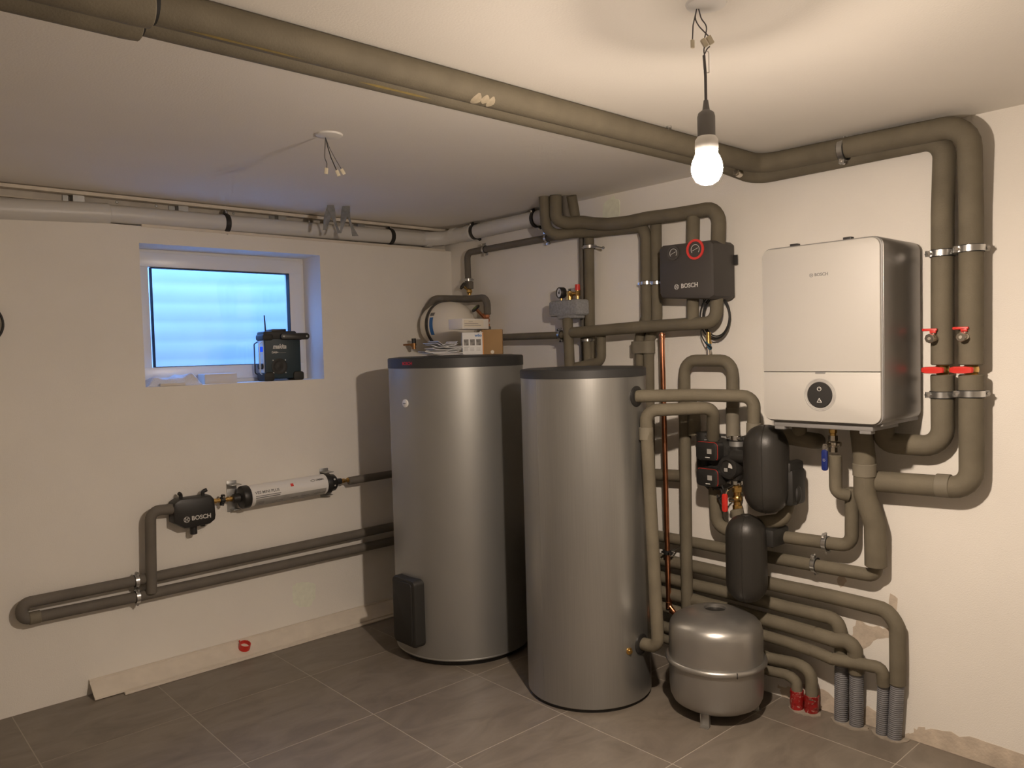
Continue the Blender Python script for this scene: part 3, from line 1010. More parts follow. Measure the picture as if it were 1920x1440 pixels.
p4b = pipe('insulated pipe dropping from the hook and turning left into the lower black shell', [(-0.085,-2.752,1.020), (-0.075,-2.745,0.774), (-0.080,-2.398,0.765), (-0.080,-2.327,0.764)], 0.0275, {'d': 0.05}, group=PIPE_GROUP)
clamp(p4b, (-0.077,-2.636,0.769), (0, 1, 0), 0.0285, (-0.4, 0, 1), wd=0.009)
p5 = pipe('dark insulated elbow under the left corner of the boiler behind the upper shell', [(-0.170,-2.425,1.235), (-0.150,-2.614,1.213), (-0.020,-2.574,1.196)], 0.034, {'d': 0.05}, group=PIPE_GROUP)
MB().tube([(-0.160,-2.566,1.301), (-0.155,-2.562,1.219)], 0.030, 22).obj('branch', 'foam', p5)

# ------------------------------------------------------------------ black capsule shells
def shell(label, s, z0, z1, r, off, seam_a, group):
    c = V((-off, -s, z0))
    t = thing('insulation_shell', label, 'shell', c, group)
    L = z1-z0
    prof = [(0.0, 0.0)]
    k = 10
    for i in range(1, k+1):
        a = math.pi/2*i/k
        prof.append((r*math.sin(a)**0.85, r*1.0*(1-math.cos(a))))
    prof.append((r*1.0, L*0.5))
    for i in range(k, 0, -1):
        a = math.pi/2*i/k
        prof.append((r*math.sin(a)**0.85, L-r*1.0*(1-math.cos(a))))
    prof.append((0.0, L))
    MB().lathe(prof, c, (0, 0, 1), 48).obj('body', 'shell_epp', t, angle=60)
    # raised seam line running over the body
    P = []
    for (rr_, h) in prof:
        P.append(c + V((0, 0, h)) + V((math.cos(seam_a), math.sin(seam_a), 0))*(rr_+0.0006))
    MB().tube(P[1:-1], 0.0022, 8).obj('seam', 'shell_epp', t)
    return t
SH1 = shell('upper black capsule-shaped insulation shell left below the boiler', 2.440, 0.895, 1.276, 0.095, 0.215, math.radians(199), 'black capsule shells')
q = MB()
q.fbox(FB, 2.50, 2.555, 0.93, 1.09, 0.08, 0.20, 0.02)
q.fbox(FB, 2.50, 2.545, 1.05, 1.12, 0.08, 0.20, 0.015)
q.cyl((-0.160,-2.516,0.980), (-0.130,-2.534,0.978), 0.050, n=20, bev=0.01)
q.obj('rear_housing', 'black_matt', SH1)
q = MB()
q.cyl(fp(FB, 2.24, 1.118, 0.15), fp(FB, 2.40, 1.118, 0.17), 0.030, n=20)
q.obj('side_connector', 'black_matt', SH1)
SH2 = shell('lower black capsule-shaped insulation shell above the silver floor vessel', 2.338, 0.485, 0.872, 0.089, 0.215, math.radians(199), 'black capsule shells')
q = MB()
q.fbox(FB, 2.38, 2.455, 0.735, 0.815, 0.05, 0.19, 0.012)
q.obj('side_housing', 'black_matt', SH2)
MB().lathe([(0.0, 0.0), (0.022, 0.001), (0.024, -0.006)], (-0.215, -2.338, 0.872), (0, 0, 1), 20).obj('cap', 'black_matt', SH2)
p6 = pipe('insulated pipe curving from the brass valve under the upper black shell', [(-0.150,-2.251,0.875), (-0.150,-2.269,0.804), (-0.130,-2.473,0.854), (-0.100,-2.478,0.932)], 0.030, {'d': 0.05}, group=PIPE_GROUP)

# ------------------------------------------------------------------ pump group
pg = thing('pump_group', 'black pump group with two square-headed pumps and a mixing valve', 'pump', (-0.1, -2.17, 0.97))
q = MB()
q.fbox(FB, 2.02, 2.33, 1.168, 1.200, 0.02, 0.10, 0.004)
q.obj('wall_bracket', 'black_matt', pg)
q = MB()
c = fp(FB, 2.075, 1.06, 0.10)
q.tube(fillet([fp(FB, 2.048, 1.21, 0.09), fp(FB, 2.048, 1.00, 0.09), fp(FB, 2.12, 0.95, 0.09)], 0.05), 0.040, 22)
q.lathe([(0.064, -0.05), (0.070, -0.03), (0.070, 0.02), (0.060, 0.04), (0.0, 0.045)], fp(FB, 2.150, 1.122, 0.11), FB[2], 36)
q.lathe([(0.060, -0.05), (0.064, -0.03), (0.064, 0.02), (0.055, 0.04), (0.0, 0.045)], fp(FB, 2.135, 1.012, 0.11), FB[2], 36)
q.fbox(FB, 2.065, 2.20, 0.975, 1.17, 0.05, 0.115, 0.02)
q.obj('housing', 'black_matt', pg)
for k, (za, zb) in enumerate(((1.092, 1.180), (0.972, 1.056))):
    hd = MB()
    z = (za+zb)/2
    hd.rprism(FB, 2.070, za, 2.190, zb, 0.022, 0.135, 0.205, 0.012, 6, bb=0.006)
    ho = hd.obj('pump_head', 'black_plastic', pg)
    rd = MB()
    rd.tube([fp(FB, u, v, 0.199) for u, v in rr(2.0715, za+0.0015, 2.1885, zb-0.0015, 0.0205, 6)[10:24]], 0.0009, 6)
    rd.obj('red_edge', 'red_plastic', ho)
    MB().fbox(FB, 2.136, 2.160, z-0.010, z+0.012, 0.2045, 0.2060).obj('sticker', 'label_grey', ho)
    MB().fbox(FB, 2.126, 2.150, z-0.029, z-0.026, 0.2045, 0.2060).obj('print_line', 'print_light', ho)
q = MB()
q.cyl(fp(FB, 2.225, 1.190, 0.10), fp(FB, 2.225, 0.995, 0.10), 0.036, n=28, bev=0.006)
q.lathe([(0.050, 0.0), (0.054, 0.012), (0.054, 0.05), (0.048, 0.062), (0.034, 0.064), (0.031, 0.058), (0.0, 0.058)], fp(FB, 2.222, 1.065, 0.115), FB[2], 36)
q.fbox(FB, 2.195, 2.262, 1.00, 1.075, 0.09, 0.155, 0.015)
q.obj('mixing_valve', 'black_plastic', pg)
q = MB()
a0_, a1_ = math.radians(-10), math.radians(80)
arcp = [(0.0, 0.0)] + [(0.021*math.cos(a0_+(a1_-a0_)*i/8), 0.021*math.sin(a0_+(a1_-a0_)*i/8)) for i in range(9)]
q.prism(FB, [(2.226+u, 1.066+v) for u, v in arcp], 0.172, 0.1745)
q.obj('dial_mark', 'print_light', pg)
MB().fbox(FB, 2.205, 2.222, 1.046, 1.062, 0.172, 0.1742).obj('sticker', 'label_grey', pg)
MB().fbox(FB, 2.209, 2.225, 1.020, 1.029, 0.154, 0.1562).obj('sticker', 'label_grey', pg)
for u, w_ in ((2.052, 0.09), (2.228, 0.10)):
    q = MB()
    q.ring(fp(FB, u, 1.196, w_), (0, 0, 1), 0.02, 0.033, -0.010, 0.010, 24)
    for s in (-1, 1):
        q.cyl(fp(FB, u+0.026*s-0.008, 1.196, w_+0.026), fp(FB, u+0.026*s+0.008, 1.196, w_+0.026), 0.008, n=10)
    q.obj('clip_ring', 'chrome', pg)
    q = MB()
    q.ring(fp(FB, u, 1.168, w_), (0, 0, 1), 0.034, 0.038, -0.010, 0.012, 28)
    q.obj('type_band', 'galv', pg)
q = MB()
q.ring(fp(FB, 2.226, 0.990, 0.10), (0, 0, 1), 0.02, 0.034, -0.008, 0.008, 24)
for s in (-1, 1):
    q.cyl(fp(FB, 2.226+0.027*s-0.008, 0.990, 0.127), fp(FB, 2.226+0.027*s+0.008, 0.990, 0.127), 0.008, n=10)
q.obj('clip_ring', 'chrome', pg)
MB().fbox(FB, 2.145, 2.178, 1.188, 1.198, 0.10, 0.1025).obj('sticker', 'label_grey', pg)
q = MB()
q.tube(fillet([fp(FB, 2.175, 0.99, 0.16), fp(FB, 2.192, 0.96, 0.16), fp(FB, 2.19, 0.93, 0.15), fp(FB, 2.165, 0.905, 0.15)], 0.02), 0.004, 8)
q.tube(fillet([fp(FB, 2.16, 0.965, 0.15), fp(FB, 2.185, 0.945, 0.16), fp(FB, 2.165, 0.915, 0.155), fp(FB, 2.150, 0.92, 0.15)], 0.012), 0.004, 8)
q.tube(fillet([fp(FB, 2.15, 0.93, 0.15), fp(FB, 2.17, 0.89, 0.15), fp(FB, 2.182, 0.87, 0.145), fp(FB, 2.172, 0.94, 0.15)], 0.012), 0.004, 8)
q.obj('cable_bundle', 'cable_black', pg)
rv = thing('ball_valve', 'brass ball valve with upright red lever below the pump group', 'valve', fp(FB, 2.226, 0.84, 0.12))
c = fp(FB, 2.228, 0.915, 0.105)
q = MB()
q.cyl(c-V((0, 0, 0.062)), c+V((0, 0, 0.062)), 0.017, n=20)
q.cyl(c+V((0, 0, 0.030)), c+V((0, 0, 0.056)), 0.0225, n=8, bev=0.002)
q.cyl(c-V((0, 0, 0.056)), c-V((0, 0, 0.030)), 0.0225, n=8, bev=0.002)
q.sphere(c, 0.023)
q.obj('valve_body', 'brass', rv)
o = c + V((-0.05, 0.034, -0.010))
MB().rprism(FB, -0.013, -0.050, 0.013, 0.035, 0.010, -0.007, 0.007, 0.004, 5, bb=0.003, o=o).obj('lever', 'red_plastic', rv)
q = MB()
q.tube(fillet([o+V((0.003, 0, 0.03)), o+V((0.006, -0.012, 0.055)), c+V((-0.012, 0.01, 0.055))], 0.012), 0.004, 8)
q.cyl(c+V((0, 0, -0.005)), c+V((-0.035, 0.02, -0.005)), 0.010, n=12)
q.obj('lever_arm', 'chrome', rv)
pipe('insulated pipe looping from the pump bottom behind the lower shell', [(-0.100,-2.105,0.974), (-0.090,-2.106,0.757), (-0.070,-2.307,0.759)], 0.031, {'d': 0.06}, group=PIPE_GROUP)

# ------------------------------------------------------------------ inverted U loop, tank connections, copper pipe
pu = pipe('insulated pipe loop shaped like an upside-down U left of the boiler', [(-0.100,-1.935,0.229), (-0.085,-1.933,1.553), (-0.085,-2.200,1.551), (-0.095,-2.203,1.190)], 0.0285, {'d': 0.065}, group=PIPE_GROUP)
collar(pu, (-0.091,-2.201,1.334), (-0.095,-2.203,1.200), 0.0305)
av = thing('air_vent', 'brass air vent with a tied green wire on top of the pipe loop', 'valve', (-0.085,-2.074,1.582))
c = V((-0.085,-2.074,1.582))
q = MB()
q.cyl(c-V((0, 0, 0.01)), c+V((0, 0, 0.03)), 0.010, n=16)
q.cyl(c+V((0, 0, 0.022)), c+V((0, 0, 0.034)), 0.013, n=8)
q.obj('copper_stub', 'nickel', av)
q = MB()
q.cyl(c+V((0, 0, 0.034)), c+V((0, 0, 0.094)), 0.0125, n=18, bev=0.002)
q.cyl(c+V((0, 0, 0.050)), c+V((0, 0, 0.058)), 0.0145, n=18)
q.cyl(c+V((0, 0, 0.094)), c+V((0, 0, 0.104)), 0.011, n=18)
q.obj('vent_body', 'brass', av)
q = MB()
q.tube(fillet([c+V((-0.014, 0.006, 0.058)), c+V((-0.016, -0.008, 0.046)), c+V((-0.010, -0.022, 0.030)), c+V((-0.006, -0.012, 0.020)), c+V((-0.014, 0.0, 0.040)), c+V((-0.012, -0.020, 0.044))], 0.006), 0.0045, 8)
q.obj('tied_wire', 'cable_blue', av)

pt1 = pipe('upper insulated pipe leaving the right tank and bending down behind the black shell', [(-0.50, -1.955, 1.403), (-0.310,-2.140,1.402), (-0.190,-2.372,1.395), (-0.190,-2.367,1.234)], 0.0285, {'d': 0.05}, group=PIPE_GROUP)
collar(pt1, (-0.190,-2.368,1.278), (-0.190,-2.367,1.226), 0.0315)
pt2 = pipe('long insulated pipe from the right tank foot up and across to the pumps', [(-0.49, -1.96, 0.272), (-0.490,-2.056,0.278), (-0.460,-1.987,1.337), (-0.260,-2.209,1.345), (-0.160,-2.140,1.192)], 0.0285, {'d': 0.05}, group=PIPE_GROUP)
collar(pt2, (-0.462,-1.989,1.262), (-0.463,-1.991,1.204), 0.032)
pl = pipe('short insulated pipe end feeding the left pump', [(-0.075,-1.944,1.373), (-0.085,-1.984,1.310), (-0.090,-1.988,1.189)], 0.031, {'d': 0.05}, group=PIPE_GROUP)
cu_ = thing('copper_pipe', 'bare copper pipe running down the wall right of the tanks', 'pipe', (-0.100,-1.831,0.312))
P = [(-0.110,-1.821,1.692), (-0.105,-1.829,0.326), (-0.105,-1.867,0.294), (-0.105,-1.911,0.264)]
MB().tube(fillet(P, 0.02), 0.0125, 18).obj('tube', 'copper', cu_)
for a, c, r_ in (((-0.110,-1.821,1.687), (-0.110,-1.822,1.674), 0.0165), ((-0.110,-1.822,1.668), (-0.110,-1.822,1.658), 0.0145), ((-0.105,-1.829,0.345), (-0.105,-1.829,0.312), 0.0150), ((-0.105,-1.841,0.304), (-0.105,-1.873,0.290), 0.0150)):
    MB().cyl(a, c, r_, n=18, bev=0.0015).obj('fitting', 'copper', cu_)
clamp(cu_, (-0.107,-1.828,0.594), UPB, 0.0130, (0.2, 1, 0), (-0.010,-1.827,0.600), 'black_plastic', 0.008)

pipe('short horizontal insulated pipe between the two upright pipes by the copper pipe', [(-0.060,-1.626,0.965), (-0.060,-1.919,0.981)], 0.030, group=PIPE_GROUP)

# ------------------------------------------------------------------ pipes at the foot of the boiler wall
def foot_pipe(label, pts, r, top_px, top_py, bot, sleeve, off, sr, br=0.06, sp=None):
    t = pipe(label, pts, r, {'d': br}, group='insulated pipes going into the floor', wob=0.0015)
    a = V(sp[0])
    e = V((min(sp[1][0], -0.037), sp[1][1], -0.002))
    if sleeve == 'grey':
        # corrugated conduit
        L = (e-a).length
        k = int(L/0.0085)
        prof = []
        for i in range(k+1):
            h = L*i/k
            prof += [(sr, h), (sr+0.0022, h+0.003), (sr, h+0.006)]
        MB().lathe(prof, a, e-a, 22).obj('corrugated_sleeve', 'corrugated', t, angle=60)
    else:
        q = MB()
        n_ = 18
        R_ = []
        rnd = random.Random(int(a.y*1000))
        for i in range(8):
            c = a + (e-a)*i/7
            R_.append([c + V((math.cos(2*math.pi*j/n_), math.sin(2*math.pi*j/n_), 0))*(sr+rnd.uniform(-0.002, 0.003)) for j in range(n_)])
        q.rings(R_)
        q.obj('red_foil_sleeve', 'red_foil', t, angle=20)
    return t
def foil():
    M = bpy.data.materials.new('red_foil')
    M.use_nodes = True
    nt = M.node_tree
    b_ = nt.nodes['Principled BSDF']
    b_.inputs['Roughness'].default_value = 0.35
    n_ = nt.nodes.new('ShaderNodeTexNoise')
    n_.inputs['Scale'].default_value = 55
    n_.inputs['Detail'].default_value = 4
    n_.inputs['Distortion'].default_value = 1.5
    tc = nt.nodes.new('ShaderNodeTexCoord')
    nt.links.new(tc.outputs['Object'], n_.inputs['Vector'])
    cr = nt.nodes.new('ShaderNodeValToRGB')
    cr.color_ramp.elements[0].position = 0.56
    cr.color_ramp.elements[0].color = (0.33, 0.012, 0.012, 1)
    cr.color_ramp.elements[1].position = 0.74
    cr.color_ramp.elements[1].color = (0.62, 0.42, 0.36, 1)
    nt.links.new(n_.outputs['Fac'], cr.inputs[0])
    nt.links.new(cr.outputs[0], b_.inputs['Base Color'])
    MATS['red_foil'] = M
foil()

LX = -1.0
foot_pipe('topmost floor-bound pipe ending in the rightmost grey corrugated sleeve', [(-0.045, LX, 0.533), (-0.050,-2.346,0.533), (-0.047,-2.917,0.531), (-0.045,-2.914,0.230)], 0.031, 0, 0, 0, 'grey', 0.05, 0.0255, 0.085, ((-0.045,-2.914,0.261), (-0.016,-2.897,0.000)))
foot_pipe('second floor-bound pipe ending in the leftmost grey corrugated sleeve', [(-0.055, LX, 0.445), (-0.055,-2.348,0.443), (-0.060,-2.678,0.447), (-0.055,-2.689,0.359), (-0.050,-2.686,0.253)], 0.029, 0, 0, 0, 'grey', 0.05, 0.0265, 0.07, ((-0.050,-2.686,0.276), (-0.033,-2.675,0.000)))
foot_pipe('third floor-bound pipe with a bulge ending in the second grey sleeve from the left', [(-0.075, LX, 0.380), (-0.080,-2.334,0.372), (-0.085,-2.591,0.367), (-0.085,-2.662,0.362), (-0.080,-2.757,0.372), (-0.060,-2.754,0.236)], 0.0315, 0, 0, 0, 'grey', 0.05, 0.0265, 0.055, ((-0.060,-2.754,0.275), (-0.035,-2.741,0.000)))
foot_pipe('fourth floor-bound pipe dipping in front of two sleeves, ending in a thin grey sleeve', [(-0.075, LX, 0.300), (-0.085,-2.363,0.299), (-0.095,-2.583,0.295), (-0.100,-2.668,0.283), (-0.075,-2.870,0.297), (-0.060,-2.865,0.218)], 0.0255, 0, 0, 0, 'grey', 0.05, 0.0215, 0.055, ((-0.058,-2.865,0.250), (-0.022,-2.846,0.000)))
foot_pipe('right one of the two low pipes ending in red foil sleeves', [(-0.07, LX, 0.200), (-0.075,-2.356,0.196), (-0.075,-2.510,0.208), (-0.075,-2.562,0.185), (-0.075,-2.563,0.071)], 0.0265, 0, 0, 0, 'red', 0.05, 0.030, 0.06, ((-0.075,-2.563,0.088), (-0.048,-2.546,0.000)))
foot_pipe('left one of the two low pipes ending in red foil sleeves', [(-0.07, LX, 0.128), (-0.080,-2.358,0.141), (-0.080,-2.449,0.148), (-0.078,-2.494,0.134), (-0.078,-2.498,0.076)], 0.024, 0, 0, 0, 'red', 0.05, 0.028, 0.05, ((-0.078,-2.497,0.090), (-0.063,-2.487,0.000)))
for k, (px, py) in enumerate(((1680, 1383), (1655, 1375), (1594, 1357), (1508, 1333))):
    pass
for k, (pa, w_, h_) in enumerate((((-0.030,-2.877,0.000), 0.10, 0.045), ((-0.043,-2.713,0.000), 0.11, 0.045), ((-0.060,-2.520,0.000), 0.10, 0.045))):
    rnd = random.Random(40+k)
    c = V(pa)
    ring = []
    for i in range(22):
        a = 2*math.pi*i/22
        ring.append(((c.x + min(h_*math.cos(a)*rnd.uniform(0.85, 1.15), -c.x-0.004)), c.y+w_*0.72*math.sin(a)*rnd.uniform(0.9, 1.1)))
    q = MB()
    q.rings([[V((x, y, -0.002)) for x, y in ring], [V((x, y, 0.003)) for x, y in ring]])
    q.obj('mortar_collar', 'mortar', floor, smooth=False)

# ------------------------------------------------------------------ storage tanks
TLc, TLr = V((-0.590, -0.776, 0)), 0.370
tl = thing('storage_tank', 'left, wider grey steel hot water tank with black lid and black side cover', 'tank', TLc)
MB().lathe([(TLr-0.03, 0.0), (TLr-0.03, 0.035), (0, 0.035)], TLc, n=72).obj('plinth', 'black_matt', tl)
MB().lathe([(TLr-0.004, 0.030), (TLr, 0.034), (TLr, 1.545), (TLr-0.004, 1.549)], TLc, n=96).obj('jacket', 'steel_paint', tl)
MB().lathe([(TLr-0.01, 1.543), (TLr+0.003, 1.546), (TLr+0.003, 1.594), (TLr-0.004, 1.601), (TLr-0.05, 1.604), (TLr-0.06, 1.606), (0, 1.610)], TLc, n=96).obj('lid', 'lid_plastic', tl)
MB().lathe([(TLr+0.0002, 0.032), (TLr+0.0016, 0.034), (TLr+0.0016, 0.038), (TLr, 0.041)], TLc, n=96).obj('rim', 'steel_paint', tl)
def cyl_frame(c, r, ang, z):
    """frame on a cylinder: u tangent (image right), v up, w outwards"""
    wv = V((math.cos(ang), math.sin(ang), 0))
    vv = V((0, 0, 1))
    uv = vv.cross(wv)
    return (uv, vv, wv), c + wv*r + vv*z
Fc, oc = cyl_frame(TLc, TLr, math.radians(181), 0.0)
q = MB()
q.rprism(Fc, -0.085, 0.098, 0.118, 0.452, 0.028, -0.05, 0.045, 0.014, 6, o=oc)
cov = q.obj('flange_cover', 'black_matt', tl)
q = MB()
q.rprism(Fc, -0.070, 0.115, 0.095, 0.435, 0.02, 0.04, 0.050, 0.004, 6, o=oc)
q.obj('cover_panel', 'black_matt', cov)
Fc, oc = cyl_frame(TLc, TLr, math.radians(186), 1.365)
MB().lathe([(0.021, -0.004), (0.021, 0.006), (0.018, 0.008), (0.0, 0.0085)], oc, Fc[2], 28).obj('thermometer', 'white_plastic', tl)
MB().fbox(Fc, -0.010, 0.010, -0.0015, 0.0015, 0.008, 0.010, o=oc).obj('pointer', 'print_dark', tl)
def wrap_text(s, name, c, r, ang, z, size, material, parent, bold=0.0, sx=1.0):
    F_, o_ = cyl_frame(V((0, 0, 0)), 0, 0, 0)
    cu = bpy.data.curves.new('lettering', 'FONT')
    cu.body = s; cu.size = size; cu.align_x = 'CENTER'; cu.align_y = 'CENTER'; cu.offset = bold; cu.resolution_u = 3; cu.extrude = 0.0004
    t = bpy.data.objects.new('tmp_text', cu)
    COL.objects.link(t)
    bpy.context.view_layer.update()
    me = bpy.data.meshes.new_from_object(t.evaluated_get(bpy.context.evaluated_depsgraph_get()))
    bpy.data.objects.remove(t)
    vs_ = [c + V(((r+p.co.z)*math.cos(ang+p.co.x*sx/r), (r+p.co.z)*math.sin(ang+p.co.x*sx/r), z+p.co.y)) for p in me.vertices]
    fs_ = [tuple(p.vertices) for p in me.polygons]
    bpy.data.meshes.remove(me)
    return finish(vs_, fs_, name, material, parent, smooth=False)
wrap_text('BOSCH', 'lettering', TLc, TLr+0.0036, math.radians(189.5), 1.571, 0.022, 'red_print', tl, 0.0005)

TRc, TRr = V((-0.533, -1.674, 0)), 0.294
tr = thing('storage_tank', 'right, slimmer brushed steel buffer tank with two insulated pipe outlets', 'tank', TRc)
MB().lathe([(TRr-0.012, 0.0), (TRr-0.012, 0.03), (0, 0.03)], TRc, n=72).obj('plinth', 'black_matt', tr)
MB().lathe([(TRr-0.004, 0.016), (TRr, 0.020), (TRr, 1.492), (TRr-0.004, 1.496)], TRc, n=96).obj('jacket', 'steel_brushed', tr)
MB().lathe([(TRr-0.01, 1.490), (TRr+0.003, 1.493), (TRr+0.003, 1.527), (TRr-0.003, 1.533), (TRr-0.03, 1.536), (0, 1.543)], TRc, n=96).obj('lid', 'lid_plastic', tr)
# jacket seam: a folded strip
sa = math.radians(222.6+45.0)
ang0 = math.atan2(-4.211+1.674, -3.269+0.533)
sa = ang0 - math.radians(45.5)
q = MB()
Fc, oc = cyl_frame(TRc, TRr, sa, 0.0)
q.fbox(Fc, -0.0025, 0.0025, 0.022, 1.490, -0.001, 0.0012, o=oc)
q.obj('jacket_seam', 'steel_brushed', tr)
for z in (1.403, 0.272):
    a = math.radians(-83)
    Fc, oc = cyl_frame(TRc, TRr, a, z)
    MB().lathe([(0.047, -0.006), (0.047, 0.004), (0.043, 0.007), (0.030, 0.008), (0.028, 0.004), (0.0, 0.004)], oc, Fc[2], 36).obj('outlet_rosette', 'black_plastic', tr)
Fc, oc = cyl_frame(TRc, TRr, math.radians(-99.5), 0.262)
MB().lathe([(0.016, -0.004), (0.016, 0.003), (0.011, 0.004), (0.010, 0.012), (0.0, 0.013)], oc, Fc[2], 20).obj('plug', 'brass', tr)

# ------------------------------------------------------------------ silver expansion vessel on the floor
EV = V((-0.326, -2.246, 0))
ev = thing('expansion_vessel', 'silver expansion vessel on short legs standing on the floor right of the tanks', 'vessel', EV)
q = MB()
q.lathe([(0.0, 0.036), (0.11, 0.038), (0.160, 0.045), (0.188, 0.062), (0.199, 0.085), (0.2035, 0.125), (0.2040, 0.238)], EV, n=72)
q.obj('lower_half', 'vessel_silver', ev, angle=70)
q = MB()
q.lathe([(0.2040, 0.240), (0.2035, 0.34), (0.2020, 0.376), (0.196, 0.398), (0.183, 0.414), (0.150, 0.434), (0.10, 0.454), (0.052, 0.464), (0.048, 0.462), (0.046, 0.445)], EV, n=72)
q.obj('upper_half', 'vessel_silver', ev, angle=50)
q = MB()
R_ = []
k = 72
for j in range(k):
    a = 2*math.pi*j/k
    c = EV + V((math.cos(a), math.sin(a), 0))*0.209 + V((0, 0, 0.243))
    R_.append([c + V((math.cos(a), math.sin(a), 0))*0.0115*math.cos(t) + V((0, 0, 1))*0.0125*math.sin(t) for t in [2*math.pi*i/10 for i in range(10)]])
vs_ = [p for r_ in R_ for p in r_]
fs_ = [(j*10+i, j*10+(i+1) % 10, ((j+1) % k)*10+(i+1) % 10, ((j+1) % k)*10+i) for j in range(k) for i in range(10)]
q.add(vs_, fs_)
q.obj('clamp_ring', 'vessel_silver', ev)
ae = math.atan2(-4.211+2.246, -3.269+0.326)
Fc, oc = cyl_frame(EV, 0.2205, ae+math.radians(23), 0.243)
MB().fbox(Fc, -0.0012, 0.0012, -0.012, 0.012, -0.004, 0.0012, o=oc).obj('ring_joint', 'rubber', ev)
MB().lathe([(0.0, 0.452), (0.047, 0.450), (0.047, 0.440)], EV, n=32).obj('cap', 'black_matt', ev)
for a in (ae-math.radians(16), ae+math.radians(104), ae+math.radians(224)):
    F_, o_ = cyl_frame(EV, 0.165, a, 0.0)
    q = MB()
    q.fbox(F_, -0.019, -0.016, 0.0, 0.075, -0.004, 0.018, o=o_)
    q.fbox(F_, 0.016, 0.019, 0.0, 0.075, -0.004, 0.018, o=o_)
    q.fbox(F_, -0.019, 0.019, 0.0, 0.075, -0.006, -0.003, o=o_)
    q.fbox(F_, -0.019, 0.019, 0.0, 0.003, -0.004, 0.03, o=o_)
    q.obj('leg', 'vessel_silver', ev)

# ------------------------------------------------------------------ upper pipe group: black group box with dials
gb = thing('solar_station', 'dark grey insulated station box with two round gauges on the wall left of the boiler', 'control box', fp(FB, 2.03, 1.83, 0.1))
A_ = [(1.878, 1.875), (1.888, 1.856), (2.16, 1.834), (2.183, 1.848), (2.183, 2.085), (2.165, 2.100), (1.895, 2.106), (1.878, 2.090)]
q = MB()
R_ = []
def pin(P, d):
    cx_ = sum(p[0] for p in P)/len(P); cy_ = sum(p[1] for p in P)/len(P)
    return [(u-d*(1 if u > cx_ else -1), v-d*(1 if v > cy_ else -1)) for u, v in P]
for w_, dd_ in ((0.03, 0.0), (0.185, 0.0), (0.196, 0.004), (0.20, 0.012)):
    R_.append([fp(FB, u, v, w_) for u, v in pin(A_, dd_)])
q.rings(R_)
q.obj('cover', 'group_grey', gb, angle=30)
MB().fbox(FB, 2.150, 2.203, 1.995, 2.040, 0.030, 0.036, 0.001).obj('wall_bracket', 'black_plastic', gb)
for k, (u, z, mt) in enumerate(((1.9655, 2.062, 'gauge_grey'), (2.088, 2.066, 'red_mark'))):
    R0 = 0.034 if k == 0 else 0.047
    o_ = fp(FB, u, z, 0.1995)
    q = MB()
    q.ring(o_, FB[2], R0*0.78, R0, 0.0, 0.006, 36)
    g = q.obj('gauge_ring', mt, gb)
    MB().lathe([(R0*0.79, 0.0), (R0*0.79, 0.002), (0.0, 0.002)], o_, FB[2], 30).obj('gauge_face', 'group_grey', g)
    q = MB()
    R1 = 0.020 if k == 0 else 0.022
    arc = [fp(FB, R1*math.cos(a), R1*math.sin(a), 0.003, o_) for a in [math.radians(-40+i*13) for i in range(21)]]
    q.tube(arc, 0.0013, 6)
    na = math.radians(20)
    q.tube([fp(FB, -R1*0.7*math.cos(na), -R1*0.7*math.sin(na), 0.0035, o_), fp(FB, R1*0.75*math.cos(na), R1*0.75*math.sin(na), 0.0035, o_)], 0.0012, 6)
    q.obj('scale', 'print_light', g)
text('BOSCH', 'lettering', FB, 2.052, 1.9035, 0.2004, 0.029, 'print_light', gb, bold=0.0006)
emblem(FB, 1.9795, 1.9025, 0.2004, 0.0125, 'print_light', gb)
# twin pipes on top
g1 = pipe('left insulated riser from the station box up to the ceiling header', [(-0.110,-2.011,2.075), (-0.110,-2.017,2.237)], 0.031, group=PIPE_GROUP)
hd_ = pipe('wavy insulated header pipe under the ceiling from the corner bundle to the station box', [(-0.235,-1.232,2.450), (-0.225,-1.218,2.322), (-0.170,-1.252,2.303), (-0.130,-1.317,2.306), (-0.115,-1.391,2.288), (-0.110,-1.487,2.271), (-0.105,-1.612,2.264), (-0.100,-1.738,2.268), (-0.100,-1.894,2.261), (-0.100,-2.011,2.259), (-0.110,-2.158,2.256), (-0.110,-2.148,2.059)], 0.0335, {'d': 0.07}, group=PIPE_GROUP)
g2 = pipe('insulated pipe dropping from the ceiling bundle and running below the header', [(-0.255,-1.163,2.468), (-0.235,-1.153,2.284), (-0.200,-1.190,2.245), (-0.110,-1.237,2.261), (-0.070,-1.376,2.252), (-0.060,-1.535,2.246), (-0.060,-1.675,2.238), (-0.060,-1.694,2.181), (-0.060,-1.690,1.735)], 0.030, {'d': 0.06}, group=PIPE_GROUP)
g2b = pipe('narrow insulated pipe from the ceiling behind the header bundle', [(-0.170,-1.241,2.456), (-0.150,-1.226,2.348), (-0.100,-1.269,2.309)], 0.022, {'d': 0.04}, 'foam_dark', group=PIPE_GROUP)
g2c = pipe('curved insulated pipe from the ceiling ending right of the bundle', [(-0.160,-1.275,2.451), (-0.130,-1.264,2.382), (-0.110,-1.259,2.304)], 0.028, {'d': 0.05}, group=PIPE_GROUP)
g3 = pipe('left upright insulated pipe from the header to behind the right tank', [(-0.050,-1.297,2.275), (-0.050,-1.285,1.487)], 0.028, group=PIPE_GROUP)
g3b = pipe('thin dark upright pipe close behind the left upright insulated pipe', [(-0.030,-1.227,2.274), (-0.030,-1.218,1.486)], 0.017, None, 'foam_dark', group=PIPE_GROUP)
